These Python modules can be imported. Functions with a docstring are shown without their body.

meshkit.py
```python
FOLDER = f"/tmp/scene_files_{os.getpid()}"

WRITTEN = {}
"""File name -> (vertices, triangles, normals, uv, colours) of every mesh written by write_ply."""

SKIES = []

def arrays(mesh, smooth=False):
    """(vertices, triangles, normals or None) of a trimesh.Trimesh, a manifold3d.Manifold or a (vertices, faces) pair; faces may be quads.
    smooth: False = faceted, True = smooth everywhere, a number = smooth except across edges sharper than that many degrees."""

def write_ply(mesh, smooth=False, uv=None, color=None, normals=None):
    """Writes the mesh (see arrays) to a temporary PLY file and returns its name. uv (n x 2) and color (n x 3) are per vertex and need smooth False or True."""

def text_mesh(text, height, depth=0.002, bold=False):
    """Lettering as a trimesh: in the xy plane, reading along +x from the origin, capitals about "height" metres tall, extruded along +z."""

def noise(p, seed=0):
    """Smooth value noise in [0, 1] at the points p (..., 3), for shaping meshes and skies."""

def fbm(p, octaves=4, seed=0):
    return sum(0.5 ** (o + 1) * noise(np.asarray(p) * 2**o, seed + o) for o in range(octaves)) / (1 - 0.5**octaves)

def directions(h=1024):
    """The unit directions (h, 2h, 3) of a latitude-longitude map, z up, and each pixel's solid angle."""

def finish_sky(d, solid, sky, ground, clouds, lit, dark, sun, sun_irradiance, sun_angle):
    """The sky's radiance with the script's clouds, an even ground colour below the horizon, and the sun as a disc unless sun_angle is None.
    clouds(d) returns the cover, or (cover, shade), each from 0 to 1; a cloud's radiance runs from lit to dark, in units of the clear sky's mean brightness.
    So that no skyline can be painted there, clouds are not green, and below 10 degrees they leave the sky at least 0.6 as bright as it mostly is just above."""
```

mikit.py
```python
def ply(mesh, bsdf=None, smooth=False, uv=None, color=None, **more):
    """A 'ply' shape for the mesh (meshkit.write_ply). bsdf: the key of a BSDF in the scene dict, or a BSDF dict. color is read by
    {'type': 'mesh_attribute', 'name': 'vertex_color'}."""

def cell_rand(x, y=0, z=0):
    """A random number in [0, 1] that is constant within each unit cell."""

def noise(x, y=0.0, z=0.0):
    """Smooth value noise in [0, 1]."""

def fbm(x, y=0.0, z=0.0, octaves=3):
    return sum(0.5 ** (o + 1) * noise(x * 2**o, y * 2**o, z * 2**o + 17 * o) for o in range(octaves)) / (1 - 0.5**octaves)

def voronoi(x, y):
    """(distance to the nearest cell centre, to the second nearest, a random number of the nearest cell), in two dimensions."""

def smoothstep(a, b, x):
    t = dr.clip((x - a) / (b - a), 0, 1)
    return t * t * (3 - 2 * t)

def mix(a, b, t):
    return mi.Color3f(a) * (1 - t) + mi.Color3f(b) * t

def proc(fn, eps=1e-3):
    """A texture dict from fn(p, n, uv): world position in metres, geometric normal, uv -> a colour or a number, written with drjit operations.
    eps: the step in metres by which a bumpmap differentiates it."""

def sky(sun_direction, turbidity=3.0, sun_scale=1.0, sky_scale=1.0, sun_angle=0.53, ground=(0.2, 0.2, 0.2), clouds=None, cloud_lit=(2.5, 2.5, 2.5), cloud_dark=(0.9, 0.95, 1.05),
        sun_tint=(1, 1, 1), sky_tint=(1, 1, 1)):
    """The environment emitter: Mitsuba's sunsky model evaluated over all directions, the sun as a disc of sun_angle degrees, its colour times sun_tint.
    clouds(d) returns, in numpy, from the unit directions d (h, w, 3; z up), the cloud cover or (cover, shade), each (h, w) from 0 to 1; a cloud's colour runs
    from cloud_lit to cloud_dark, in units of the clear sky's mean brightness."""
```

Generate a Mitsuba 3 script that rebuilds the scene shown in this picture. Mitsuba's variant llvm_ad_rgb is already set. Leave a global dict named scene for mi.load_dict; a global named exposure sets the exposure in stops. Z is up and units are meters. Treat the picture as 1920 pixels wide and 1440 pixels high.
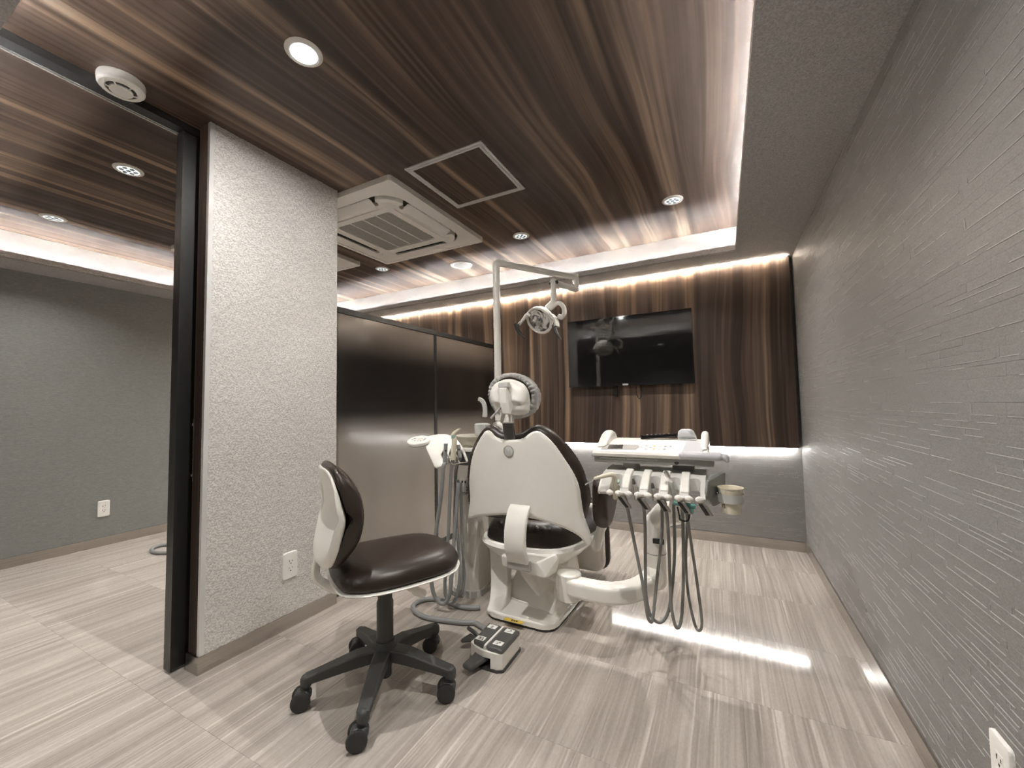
import math, random
import numpy as np, trimesh, drjit as dr, mitsuba as mi, mikit, meshkit
import manifold3d as m3
from scipy.spatial import Delaunay
from shapely.geometry import Polygon, Point, box as sbox
from shapely import affinity, contains_xy, boundary, distance, points as spoints
from mikit import noise, fbm, cell_rand, smoothstep, mix
random.seed(7); np.random.seed(7)
T = mi.ScalarTransform4f
PI = math.pi
A = np.array
scene, labels = {'type': 'scene'}, {}

# ------------------------------------------------------------------ camera, lights, exposure
EYE = A([0, 0, 1.03])
CM = A([[0.887372882694461, 0.4606888168751181, -0.01830795086093122],
        [0.04062150496500104, -0.038566627908297825, 0.9984300218573966],
        [-0.45925946957346536, 0.886723423181088, 0.05293685284480395]])   # right, up, forward
FPX = 760.886
scene['camera'] = {'type': 'perspective', 'fov': 2 * math.degrees(math.atan(960 / FPX)), 'fov_axis': 'x', 'near_clip': 0.02, 'far_clip': 50.0,
                   'to_world': T().look_at(origin=EYE.tolist(), target=(EYE + CM[2]).tolist(), up=CM[1].tolist())}
exposure = 1.12
COVE = (185.0, 183.0, 179.0)          # radiance of the cove strips
WASH = (44.0, 37.5, 30.5)       # strip over the wood panel
UNDER = (50.0, 49.0, 47.0)      # strip under the wood panel
SPOT = 3.0                      # intensity of one downlight
LENS = 2.2

# ------------------------------------------------------------------ room measures (metres)
XR, YB, XC, XL = 0.467, 3.397, -1.863, -4.317
ZS, ZW = 2.029, 2.246           # soffit underside, wood ceiling
OX0, OX1, OY0, OY1 = -4.03, 0.114, 0.287, 3.052   # opening of the recess (lip)
CW = 0.125                      # shelf width behind the lip
YP = 3.335                       # face of the wood panel
ZB, HB = 0.706, 0.067
YF = -1.35                      # wall behind the camera
XG = -1.922                     # face of the glass partition


def ray(px, py):
    return A([(px - 960) / FPX, -(py - 720) / FPX, 1.0]) @ CM


def hit(px, py, P0, N):
    d = ray(px, py); N = A(N, float)
    return EYE + d * (((A(P0, float) - EYE) @ N) / (d @ N))


def at(px, py, x=None, y=None, z=None):
    """The point of the plane x=, y= or z= that shows at a pixel of the photograph (used to measure places and sizes)."""
    a, v = (0, x) if x is not None else (1, y) if y is not None else (2, z)
    d = ray(px, py)
    return EYE + d * ((v - EYE[a]) / d[a])


# ------------------------------------------------------------------ mesh helpers
def tm(v, f):
    return trimesh.Trimesh(np.asarray(v, float), np.asarray(f, int), process=False)


def cat(*ms):
    ms = [m for q in ms for m in (q if isinstance(q, (list, tuple)) else [q])]
    return trimesh.util.concatenate(ms)


def box(x0, x1, y0, y1, z0, z1):
    m = trimesh.creation.box((abs(x1 - x0), abs(y1 - y0), abs(z1 - z0)))
    m.apply_translation(((x0 + x1) / 2, (y0 + y1) / 2, (z0 + z1) / 2))
    return m


_ICO = trimesh.creation.icosphere(subdivisions=2).vertices


def hull(balls):
    pts = np.vstack([A(c, float) + _ICO * r for c, r in balls])
    return trimesh.convex.convex_hull(pts)


def rbox(x0, x1, y0, y1, z0, z1, r=0.005):
    r = min(r, abs(x1 - x0) / 2.01, abs(y1 - y0) / 2.01, abs(z1 - z0) / 2.01)
    return hull([((x, y, z), r) for x in (x0 + r, x1 - r) for y in (y0 + r, y1 - r) for z in (z0 + r, z1 - r)])


def spline(pts, n=8):
    P = A(pts, float)
    P = np.vstack([2 * P[0] - P[1], P, 2 * P[-1] - P[-2]])
    out = []
    for i in range(1, len(P) - 2):
        for t in np.linspace(0, 1, n, endpoint=False):
            a, b, c, d = P[i - 1], P[i], P[i + 1], P[i + 2]
            out.append(.5 * (2 * b + (c - a) * t + (2 * a - 5 * b + 4 * c - d) * t * t + (3 * b - a - 3 * c + d) * t ** 3))
    out.append(P[-2])
    return A(out)


def sweep(path, section, up=None, scales=None):
    """section (k, 2) carried along the path, closed by caps."""
    P = A(path, float); S = A(section, float); k = len(S); n = len(P)
    tan = np.gradient(P, axis=0); tan /= np.linalg.norm(tan, axis=1, keepdims=True)
    u = A(up, float) if up is not None else (A([0, 0, 1.]) if abs(tan[0][2]) < .9 else A([1., 0, 0]))
    V = []
    for i in range(n):
        side = np.cross(tan[i], u); side /= np.linalg.norm(side)
        un = np.cross(side, tan[i])
        if up is None:
            u = un
        s = 1 if scales is None else scales[i]
        V.append(P[i] + s * (S[:, :1] * side + S[:, 1:] * un))
    V = np.vstack(V + [P[:1], P[-1:]])
    F = []
    for i in range(n - 1):
        for j in range(k):
            a, b, c, d = i * k + j, i * k + (j + 1) % k, (i + 1) * k + (j + 1) % k, (i + 1) * k + j
            F += [(a, b, c), (a, c, d)]
    for j in range(k):
        F += [(n * k, (j + 1) % k, j), (n * k + 1, (n - 1) * k + j, (n - 1) * k + (j + 1) % k)]
    m = tm(V, F)
    if m.volume < 0:
        m.invert()
    return m


def circ(r, k=12):
    a = np.arange(k) / k * 2 * PI
    return np.c_[np.cos(a), np.sin(a)] * r


def rrect(w, h, r, k=4):
    p = []
    for cx, cy, a0 in ((w / 2 - r, h / 2 - r, 0), (-w / 2 + r, h / 2 - r, 90), (-w / 2 + r, -h / 2 + r, 180), (w / 2 - r, -h / 2 + r, 270)):
        for a in np.linspace(a0, a0 + 90, k + 1):
            p.append((cx + r * math.cos(math.radians(a)), cy + r * math.sin(math.radians(a))))
    return A(p)


def tube(pts, r, n=8, k=12, scales=None):
    path = spline(pts, n) if n > 1 else A(pts, float)
    return sweep(path, circ(r, k), scales=scales)


def rod(a, b, r, k=16):
    return sweep(A([a, (A(a) + A(b)) / 2, b]), circ(r, k))


def lathe(prof, n=32, centre=(0, 0, 0), axis=(0, 0, 1)):
    m = trimesh.creation.revolve(A(prof, float), sections=n)
    m.merge_vertices()
    ax = A(axis, float) / np.linalg.norm(axis)
    if abs(ax[2] - 1) > 1e-9:
        m.apply_transform(trimesh.geometry.align_vectors([0, 0, 1], ax))
    if m.volume < 0:
        m.invert()
    m.apply_translation(centre)
    return m


def prism(poly, axis, lo, hi):
    """polygon in the two remaining axes (in order) extruded along axis from lo to hi."""
    poly = poly if isinstance(poly, Polygon) else Polygon(poly)
    m = trimesh.creation.extrude_polygon(poly, hi - lo, engine='earcut')
    v = m.vertices.copy(); v[:, 2] += lo
    o = {'z': v[:, [0, 1, 2]], 'x': v[:, [2, 0, 1]], 'y': np.c_[v[:, 0], v[:, 2], v[:, 1]]}[axis]
    m2 = tm(o, m.faces)
    if m2.volume < 0:
        m2.invert()
    return m2


def resample(ring, sp):
    n = max(8, int(ring.length / sp))
    return A([ring.interpolate(i / n, normalized=True).coords[0] for i in range(n)])


def smoothpoly(pts, n=6):
    P = A(pts, float)
    Q = np.vstack([P[-2:], P, P[:2]])
    out = []
    for i in range(2, len(P) + 2):
        a, b, c, d = Q[i - 1], Q[i], Q[i + 1], Q[i + 2] if i + 2 < len(Q) else Q[(i + 2) % len(P)]
        for t in np.linspace(0, 1, n, endpoint=False):
            out.append(.5 * (2 * b + (c - a) * t + (2 * a - 5 * b + 4 * c - d) * t * t + (3 * b - a - 3 * c + d) * t ** 3))
    return Polygon(out).buffer(0)


def slab(poly, tf, tb, r, rb=None, sp=.02, side=0.0, crown=0.0, pb=1.0):
    """A cushion-like plate over a polygon in (u, v): w from -tb to tf with rounded rims of radius r (front) and rb (back)."""
    poly = poly if isinstance(poly, Polygon) else Polygon(poly).buffer(0)
    if poly.geom_type != 'Polygon':
        poly = max(poly.geoms, key=lambda g: g.area)
    rb = r if rb is None else rb
    bpts = resample(poly.exterior, sp)
    pts = [bpts]
    rm = max(r, rb)
    for i in (1, 2, 3, 4, 5):
        q = poly.buffer(-rm * (1 - math.cos(PI / 2 * i / 5)))
        for g in getattr(q, 'geoms', [q]):
            if not g.is_empty and g.area > sp * sp * .2:
                pts.append(resample(g.exterior, sp))
    inner = poly.buffer(-rm - sp * .4)
    if not inner.is_empty:
        x0, y0, x1, y1 = inner.bounds
        gx, gy = np.meshgrid(np.arange(x0, x1 + sp, sp), np.arange(y0, y1 + sp, sp))
        g = np.c_[gx.ravel(), gy.ravel()]
        pts.append(g[contains_xy(inner, g[:, 0], g[:, 1])])
    P = np.vstack(pts)
    tri = Delaunay(P).simplices
    c = P[tri].mean(1)
    tri = tri[contains_xy(poly.buffer(1e-6), c[:, 0], c[:, 1])]
    e1, e2 = P[tri[:, 1]] - P[tri[:, 0]], P[tri[:, 2]] - P[tri[:, 0]]
    area = e1[:, 0] * e2[:, 1] - e1[:, 1] * e2[:, 0]
    tri = tri[np.abs(area) > 1e-12]; area = area[np.abs(area) > 1e-12]
    tri = np.where((area < 0)[:, None], tri[:, [0, 2, 1]], tri)
    d = distance(spoints(P), poly.exterior)
    nb = len(bpts)
    d[:nb] = 0
    pr = lambda rr: np.sqrt(np.clip(1 - (1 - np.clip(d / rr, 0, 1)) ** 2, 0, 1)) if rr > 0 else np.ones_like(d)
    cr = crown * (1 - (1 - d / max(d.max(), 1e-9)) ** 2)
    n = len(P)
    V = np.vstack([np.c_[P, side + tf * pr(r) + cr], np.c_[P, -side - tb * pr(rb) ** pb]])
    F = np.vstack([tri, tri[:, ::-1] + n])
    # the rim: join the boundary edges that only one triangle uses
    e = np.vstack([tri[:, [0, 1]], tri[:, [1, 2]], tri[:, [2, 0]]])
    es = set(map(tuple, e)); rim = A([q for q in map(tuple, e) if (q[1], q[0]) not in es])
    F = np.vstack([F, np.c_[rim[:, 1], rim[:, 0], rim[:, 0] + n], np.c_[rim[:, 1], rim[:, 0] + n, rim[:, 1] + n]])
    m = tm(V, F)
    m.merge_vertices(merge_norm=True, merge_tex=True)
    m.update_faces(m.nondegenerate_faces())
    return m


def remap(m, fn):
    v = A(fn(m.vertices[:, 0], m.vertices[:, 1], m.vertices[:, 2])).T
    q = tm(v, m.faces)
    try:
        if q.volume < 0:
            q.invert()
    except Exception:
        pass
    return q


def frame(m, O, U, V, W):
    """local (u, v, w) to the world."""
    O, U, V, W = (A(q, float) for q in (O, U, V, W))
    return tm(O + m.vertices[:, :1] * U + m.vertices[:, 1:2] * V + m.vertices[:, 2:] * W, m.faces if np.dot(np.cross(U, V), W) > 0 else m.faces[:, ::-1])


def man(m):
    m = m.copy(); m.merge_vertices()
    return m3.Manifold(m3.Mesh(vert_properties=np.asarray(m.vertices, np.float32), tri_verts=np.asarray(m.faces, np.uint32)))


def unman(q):
    k = q.to_mesh()
    return tm(k.vert_properties[:, :3], k.tri_verts)


def cut(m, *tools):
    q = man(m)
    for t in tools:
        q = q - man(t)
    return unman(q)


# ------------------------------------------------------------------ scene bookkeeping
def mat(key, color=(.5, .5, .5), rough=.5, bump=None, bump_scale=1.0, bump_eps=1e-3, **kw):
    c = mikit.proc(color) if callable(color) else {'type': 'rgb', 'value': list(color)}
    b = {'type': 'principled', 'base_color': c, 'roughness': mikit.proc(rough) if callable(rough) else float(rough), **kw}
    if bump is not None:
        b = {'type': 'bumpmap', 'arbitrary': mikit.proc(bump, eps=bump_eps), 'scale': float(bump_scale), 'bsdf': b}
    scene[key] = {'type': 'twosided', 'bsdf': b}
    return key


def key_for(name):
    k, i = name, 0
    while k in scene:
        i += 1
        k = f'{name}_{i:03d}'
    return k


def put(name, mesh, bsdf, smooth=30, label=None, cat=None, group=None, kind=None, **more):
    k = key_for(name)
    scene[k] = mikit.ply(mesh, bsdf, smooth=smooth, **more)
    tag(k, label, cat, group, kind)
    return k


def tag(k, label=None, cat=None, group=None, kind=None):
    d = {a: b for a, b in (('label', label), ('category', cat), ('group', group), ('kind', kind)) if b}
    if d:
        labels[k] = d


_roots = set()


def thing(name, label, cat, group=None, kind=None):
    k, i = name, 0
    while k in _roots or k in scene:
        i += 1
        k = f'{name}_{i:03d}'
    _roots.add(k)
    tag(k, label, cat, group, kind)
    return k


# ------------------------------------------------------------------ materials
def wood(p, n, uv):
    u, v = p.x, p.y + p.z
    w = u + .06 * (noise(u * 2.2, v * 1.1) - .5) + .02 * (noise(u * 8, v * 2.6, 3.) - .5)
    a = noise(w * 8.5, v * .22, 1.)
    b = noise(w * 24, v * .4, 5.)
    g = noise(w * 75, v * 1.2, 9.)
    f = noise(w * 260, v * 5., 2.)
    t = smoothstep(.50, .86, .40 * a + .48 * b + .12 * g)
    dark = mix((.030, .0195, .0150), (.090, .060, .045), smoothstep(.15, .85, .35 * a + .35 * noise(w * 33, v * .6, 7.) + .3 * g))
    c = mix(dark, (.35, .243, .163), t * .74)
    c = c * (.74 + .34 * f + .18 * g)
    return c


def floor_col(p, n, uv):
    tx, ty = dr.floor((p.x - .02) / .45), dr.floor((p.y - .30) / .45)
    r = cell_rand(tx, ty, 3.)
    u, v = p.x + 3.7 * cell_rand(tx, ty, 1.), p.y + 5.1 * cell_rand(tx, ty, 2.)
    w = u + .012 * (noise(u * 6, v * 3.) - .5) + .004 * (noise(u * 30, v * 9., 4.) - .5)
    a = noise(w * 16, v * .7, 1.)
    b = noise(w * 55, v * 1.2, 5.)
    f = noise(w * 190, v * 4., 8.)
    s = noise(p.x * 400, p.y * 120, 1.)
    vein = smoothstep(.62, .86, .3 * noise(w * 34, v * 1.3, 12.) + .4 * noise(w * 92, v * 2.4, 14.) + .3 * f)
    c = mix((.305, .268, .238), (.470, .428, .387), smoothstep(.1, .9, .30 * a + .35 * b + .35 * f))
    c = mix(c, (.60, .557, .507), vein * .62)
    return c * (.95 + .06 * r) * (.94 + .12 * s)


def grain(p, s=1.0):
    return .6 * noise(p.x * 330 * s, p.y * 330 * s, p.z * 330 * s) + .4 * noise(p.x * 760 * s, p.y * 760 * s, p.z * 760 * s + 9)


def wall_col(p, n, uv):
    g = grain(p)
    return mi.Color3f(.200, .196, .189) * (.80 + .40 * g)


def paper_bump(p, n, uv):
    return grain(p, .6)


def left_col(p, n, uv):
    g = .5 * noise(p.y * 60, p.z * 420) + .5 * noise(p.y * 200, p.z * 700)
    return mi.Color3f(.215, .220, .210) * (.80 + .40 * g)


def soffit_col(p, n, uv):
    return mi.Color3f(.36, .35, .34) * (.55 + .90 * grain(p, .8))


def silver_col(p, n, uv):
    g = grain(p, .62)
    return mi.Color3f(.66, .64, .62) * (.44 + 1.20 * g)


def silver_bump(p, n, uv):
    return grain(p, .62)


def steel_col(p, n, uv):
    g = noise((p.x + p.y) * 3., p.z * 900.)
    return mi.Color3f(.50, .475, .445) * (.86 + .28 * g)


def film_col(p, n, uv):
    """glass with a band of clear film at eye height that fades to frosted taupe above and below"""
    lo = 1. - smoothstep(.80, 1.02, p.z)
    hi = smoothstep(1.30, 1.62, p.z)
    c = mix((.012, .010, .009), (.25, .222, .194), lo)
    return mix(c, (.22, .18, .148), hi * .85)


def leather_bump(p, n, uv):
    return .6 * noise(p.x * 500, p.y * 500, p.z * 500) + .4 * noise(p.x * 1100, p.y * 1100, p.z * 1100)


mat('wood', wood, .48, specular=.3)
mat('tile', floor_col, .105, specular=.5)
mat('grout', (.20, .175, .15), .8)
mat('paper_right', wall_col, .55, paper_bump, .0004, 1e-3, specular=.4)
mat('paper_back', wall_col, .55, paper_bump, .0004, 1e-3, specular=.4)
mat('paper_left', left_col, .6, specular=.35)
mat('paper_soffit', soffit_col, .55, specular=.4)
mat('paper_cove', (.62, .61, .59), .6, paper_bump, .0004, 1e-3)
mat('paper_silver', silver_col, .42, silver_bump, .0008, 1e-3, metallic=.25, specular=.5)
mat('steel', steel_col, .18, metallic=1.0)
mat('chrome', (.80, .79, .77), .10, metallic=1.0)
mat('alu', (.74, .74, .73), .32, metallic=.35)
mat('dark_metal', (.12, .12, .12), .35, metallic=.6)
mat('black_frame', (.012, .012, .012), .35)
mat('black_gloss', (.006, .006, .006), .06, specular=.55)
mat('film_glass', film_col, .17, specular=.4, clearcoat=.25, clearcoat_gloss=.98)
mat('white', (.84, .82, .765), .22, specular=.5, clearcoat=.5, clearcoat_gloss=.93)
mat('white_matt', (.83, .81, .77), .42)
mat('cream', (.72, .67, .54), .35)
mat('grey_white', (.52, .52, .50), .35)
mat('grey', (.23, .24, .23), .45)
mat('mid_grey', (.36, .35, .33), .4)
mat('hose', (.23, .23, .22), .5)
mat('hose_grey', (.25, .255, .255), .5)
mat('leather', (.023, .0155, .0120), .36, leather_bump, .00012, 6e-4, specular=.45)
mat('leather_brown', (.052, .038, .031), .38, leather_bump, .00012, 6e-4, specular=.45)
mat('plastic_dark', (.040, .042, .041), .45)
mat('pedal_grey', (.085, .085, .083), .42)
mat('rubber', (.022, .022, .022), .5)
mat('paper_label', (.80, .80, .78), .5)
mat('ink', (.02, .02, .02), .6)
mat('yellow', (.62, .42, .06), .5)
mat('teal', (.10, .28, .25), .3)
mat('green_ring', (.28, .42, .36), .4)
mat('button_yellow', (.70, .56, .22), .4)
mat('display', (.05, .048, .046), .18)
mat('screen', (.004, .004, .0045), .035, specular=.5)
mat('clear_grey', (.60, .60, .62), .12, spec_trans=.0, clearcoat=.8)
mat('holder_white', (.60, .59, .565), .3)
mat('console_grey', (.25, .25, .235), .4)
mat('white_bright', (.90, .88, .83), .38)
mat('mirror', (.62, .62, .64), .05, metallic=1.0)
mat('bead', (.42, .50, .54), .12, clearcoat=.8)
mat('bead_light', (.70, .78, .80), .12, clearcoat=.8)
mat('pearl', (.36, .355, .345), .35, specular=.5)
mat('speaker_beige', (.30, .285, .25), .5)
mat('grille', (.42, .41, .38), .5)
scene['film'] = {'type': 'principledthin', 'base_color': {'type': 'rgb', 'value': [.93, .93, .92]}, 'roughness': .28, 'spec_trans': .62, 'diff_trans': .5, 'eta': 1.4}
scene['bowl_glass'] = {'type': 'principledthin', 'base_color': {'type': 'rgb', 'value': [.80, .78, .70]}, 'roughness': .12, 'spec_trans': .45, 'diff_trans': .6, 'eta': 1.45}

# ------------------------------------------------------------------ the setting
put('floor', box(XL - .1, XR + .1, YF - .1, YB + .1, -.12, -.0045), 'grout', False, label='pale travertine-look tiled floor with its grain running to the far wall', kind='structure')
_tile = None
for i in range(-10, 1):
    for j in range(-4, 8):
        x0, x1 = max(.02 + .45 * i, XL - .02), min(.02 + .45 * (i + 1), XR + .02)
        y0, y1 = max(.30 + .45 * j, YF - .02), min(.30 + .45 * (j + 1), YB + .02)
        if x1 - x0 < .02 or y1 - y0 < .02:
            continue
        if _tile is None:
            b = .0006
            base = sbox(-.5, -.5, .5, .5)
            q = .5 - b / .45
            v = [(-.5, -.5, -.004), (.5, -.5, -.004), (.5, .5, -.004), (-.5, .5, -.004), (-.5, -.5, -.0004), (.5, -.5, -.0004), (.5, .5, -.0004), (-.5, .5, -.0004), (-q, -q, 0), (q, -q, 0), (q, q, 0), (-q, q, 0)]
            f = [(0, 2, 1), (0, 3, 2), (8, 9, 10), (8, 10, 11)]
            for a in range(4):
                c = (a + 1) % 4
                f += [(a, c, 4 + c), (a, 4 + c, 4 + a), (4 + a, 4 + c, 8 + c), (4 + a, 8 + c, 8 + a)]
            _tile = mikit.ply(tm(v, f), 'tile', smooth=False)
        g = .0003
        k = key_for('floor__tile')
        scene[k] = {**_tile, 'to_world': T().translate([(x0 + x1) / 2, (y0 + y1) / 2, 0]).scale([x1 - x0 - g, y1 - y0 - g, 1])}

put('ceiling', box(XL - .1, XR + .1, YF - .1, YB + .1, ZW, ZW + .06), 'wood', False, label='recessed dark walnut-grain ceiling with pale streaks', kind='structure')
ring = lambda a0, a1, b0, b1: sbox(XL - .1, YF - .1, XR + .1, YB + .1).difference(sbox(a0, b0, a1, b1))
opening = (OX0, OX1, OY0, OY1)
face = (OX0 - CW, OX1 + CW, OY0 - CW, OY1 + CW)
rects = lambda o: prism(ring(o[0], o[1], o[2], o[3]), 'z', 0, 1)


def ringbox(o, z0, z1):
    q = prism(ring(*o), 'z', z0, z1)
    return q


put('ceiling__soffit', ringbox(opening, ZS, ZS + .012), 'paper_soffit', False, label='grey grained soffit around the recess')
liprim = sbox(OX0 - .010, OY0 - .010, OX1 + .010, OY1 + .010).difference(sbox(OX0 - .0005, OY0 - .0005, OX1 + .0005, OY1 + .0005))
put('ceiling__lip', prism(liprim, 'z', ZS + .0005, ZS + .047), 'paper_silver', False, label='silver upstand at the edge of the soffit')
put('ceiling__cove_face', ringbox(face, ZS + .012, ZW - .0005), 'paper_cove', False, label='white embossed upright of the lit cove')

put('wall_right', box(XR, XR + .1, YF, YB + .1, 0, ZW), 'paper_right', False, label='grey wall papered with embossed thin stone courses', kind='structure')
put('wall_back', box(XL - .1, XR + .1, YB, YB + .1, 0, ZW), 'paper_back', False, label='far wall with grey embossed paper below a walnut panel', kind='structure')
put('wall_back__wood_panel', box(XL - .05, XR - .022, YP, YB - .012, ZB, ZS - .001), 'wood', False, label='walnut-grain panel')
put('wall_left', box(XL - .1, XL, YF, YB, 0, ZW), 'paper_left', False, label='plain dark grey wall of the neighbouring room', kind='structure')
put('wall_front', box(XL - .1, XR + .1, YF - .1, YF, 0, ZW), 'paper_left', False, label='grey wall behind the viewer', kind='structure')
PY0, PY1, PX0 = .887, 1.52, -1.942
put('wall_pillar', box(PX0, XC, PY0 + .012, PY1, 0, ZW - .001), 'paper_silver', False, label='short projecting wall papered in sparkling silver grey', kind='structure')
put('trim_1', rbox(PX0, XC - .016, PY0 - .002, PY0 + .012, HB, ZW - .001, .002), 'wood', 30, label='narrow walnut strip on the end of the silver wall', kind='structure')
put('trim_2', rbox(XC - .016, XC + .0015, PY0 - .002, PY0 + .016, HB, ZW - .001, .0015), 'alu', 30, label='thin pale metal corner bead of the silver wall', kind='structure')
put('baseboard_pillar', box(PX0 - .004, XC + .005, PY0 - .008, PY1 + .003, 0, HB), 'steel', False, label='brushed steel skirting around the silver wall', kind='structure')
put('baseboard_right', box(XR - .007, XR, YF, YB, 0, HB), 'steel', False, label='brushed steel skirting along the embossed grey wall', kind='structure')
put('baseboard_back', box(XL, XR, YB - .007, YB, 0, HB), 'steel', False, label='brushed steel skirting of the far wall', kind='structure')
put('baseboard_left', box(XL, XL + .007, YF, YB, 0, HB), 'steel', False, label='brushed steel skirting of the neighbouring room', kind='structure')



def stone_courses(u0, u1, z0, z1, seed, ridges=None):
    """low relief of thin stacked courses, in (along, height, out of the wall): embossed blocks with bevelled rims"""
    r = np.random.RandomState(seed)
    V, F = [], []
    z = z0
    while z < z1 - .004:
        h = min(r.choice([.011, .015, .019, .025], p=[.25, .3, .25, .2]), z1 - z)
        u = u0 - r.uniform(0, .3)
        while u < u1:
            ln = r.uniform(.07, .34)
            a, b = max(u, u0), min(u + ln, u1)
            if b - a > .012:
                t = r.choice([.0002, .0004, .0008, .0013], p=[.50, .35, .15, .0])
                e, bz = min(.0014, t), .0004
                k = len(V)
                n1, n2 = r.uniform(-.0008, .0008, 2)
                for d, w in ((0, .00005), (e, t)):
                    V.extend([(a + bz + d, z + bz + d, w), (b - bz - d, z + bz + d, w), (b - bz - d, z + h - bz - d + n1 * 0, w), (a + bz + d, z + h - bz - d, w)])
                F += [(k + 4, k + 5, k + 6), (k + 4, k + 6, k + 7)]
                for i in range(4):
                    j = (i + 1) % 4
                    F += [(k + i, k + j, k + 4 + j), (k + i, k + 4 + j, k + 4 + i)]
                if ridges is not None and r.uniform() < .52:
                    l2 = (b - a) * r.uniform(.45, 1.0); a2 = a + (b - a - l2) * r.uniform()
                    ridges.append(box(a2, a2 + l2, z - .0008, z + .0008, .00002, .0015))
                    if r.uniform() < .3:
                        ridges.append(box(a2 + l2 - .0012, a2 + l2, z + .0007, z + h * .9, .00002, .0014))
            u += ln
        z += h
    return tm(V, F)


rg, bg = [], []
put('wall_right__embossing', frame(stone_courses(-.35, YB - .001, HB + .003, ZS - .001, 11, rg), (XR, 0, 0), (0, 1, 0), (0, 0, 1), (-1, 0, 0)), 'paper_right', False, kind='stuff')
put('wall_back__embossing', frame(stone_courses(XG, XR - .003, HB + .003, ZB + .02, 12, bg), (0, YB, 0), (1, 0, 0), (0, 0, 1), (0, -1, 0)), 'paper_back', False, kind='stuff')
put('wall_right__pearl_ridges', frame(cat(rg), (XR, 0, 0), (0, 1, 0), (0, 0, 1), (-1, 0, 0)), 'pearl', False, kind='stuff', label='thin pearly raised lines of the paper')
put('wall_back__pearl_ridges', frame(cat(bg), (0, YB, 0), (1, 0, 0), (0, 0, 1), (0, -1, 0)), 'pearl', False, kind='stuff', label='thin pearly raised lines of the paper')
put('ceiling__cove_embossing', cat(frame(stone_courses(OX0 - CW, OX1 + CW, ZS + .013, ZW - .002, 13), (0, OY1 + CW, 0), (1, 0, 0), (0, 0, 1), (0, -1, 0)),
                                   frame(stone_courses(OY0 - CW, OY1 + CW, ZS + .013, ZW - .002, 14), (OX0 - CW, 0, 0), (0, 1, 0), (0, 0, 1), (1, 0, 0))), 'paper_cove', False, kind='stuff')

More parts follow.
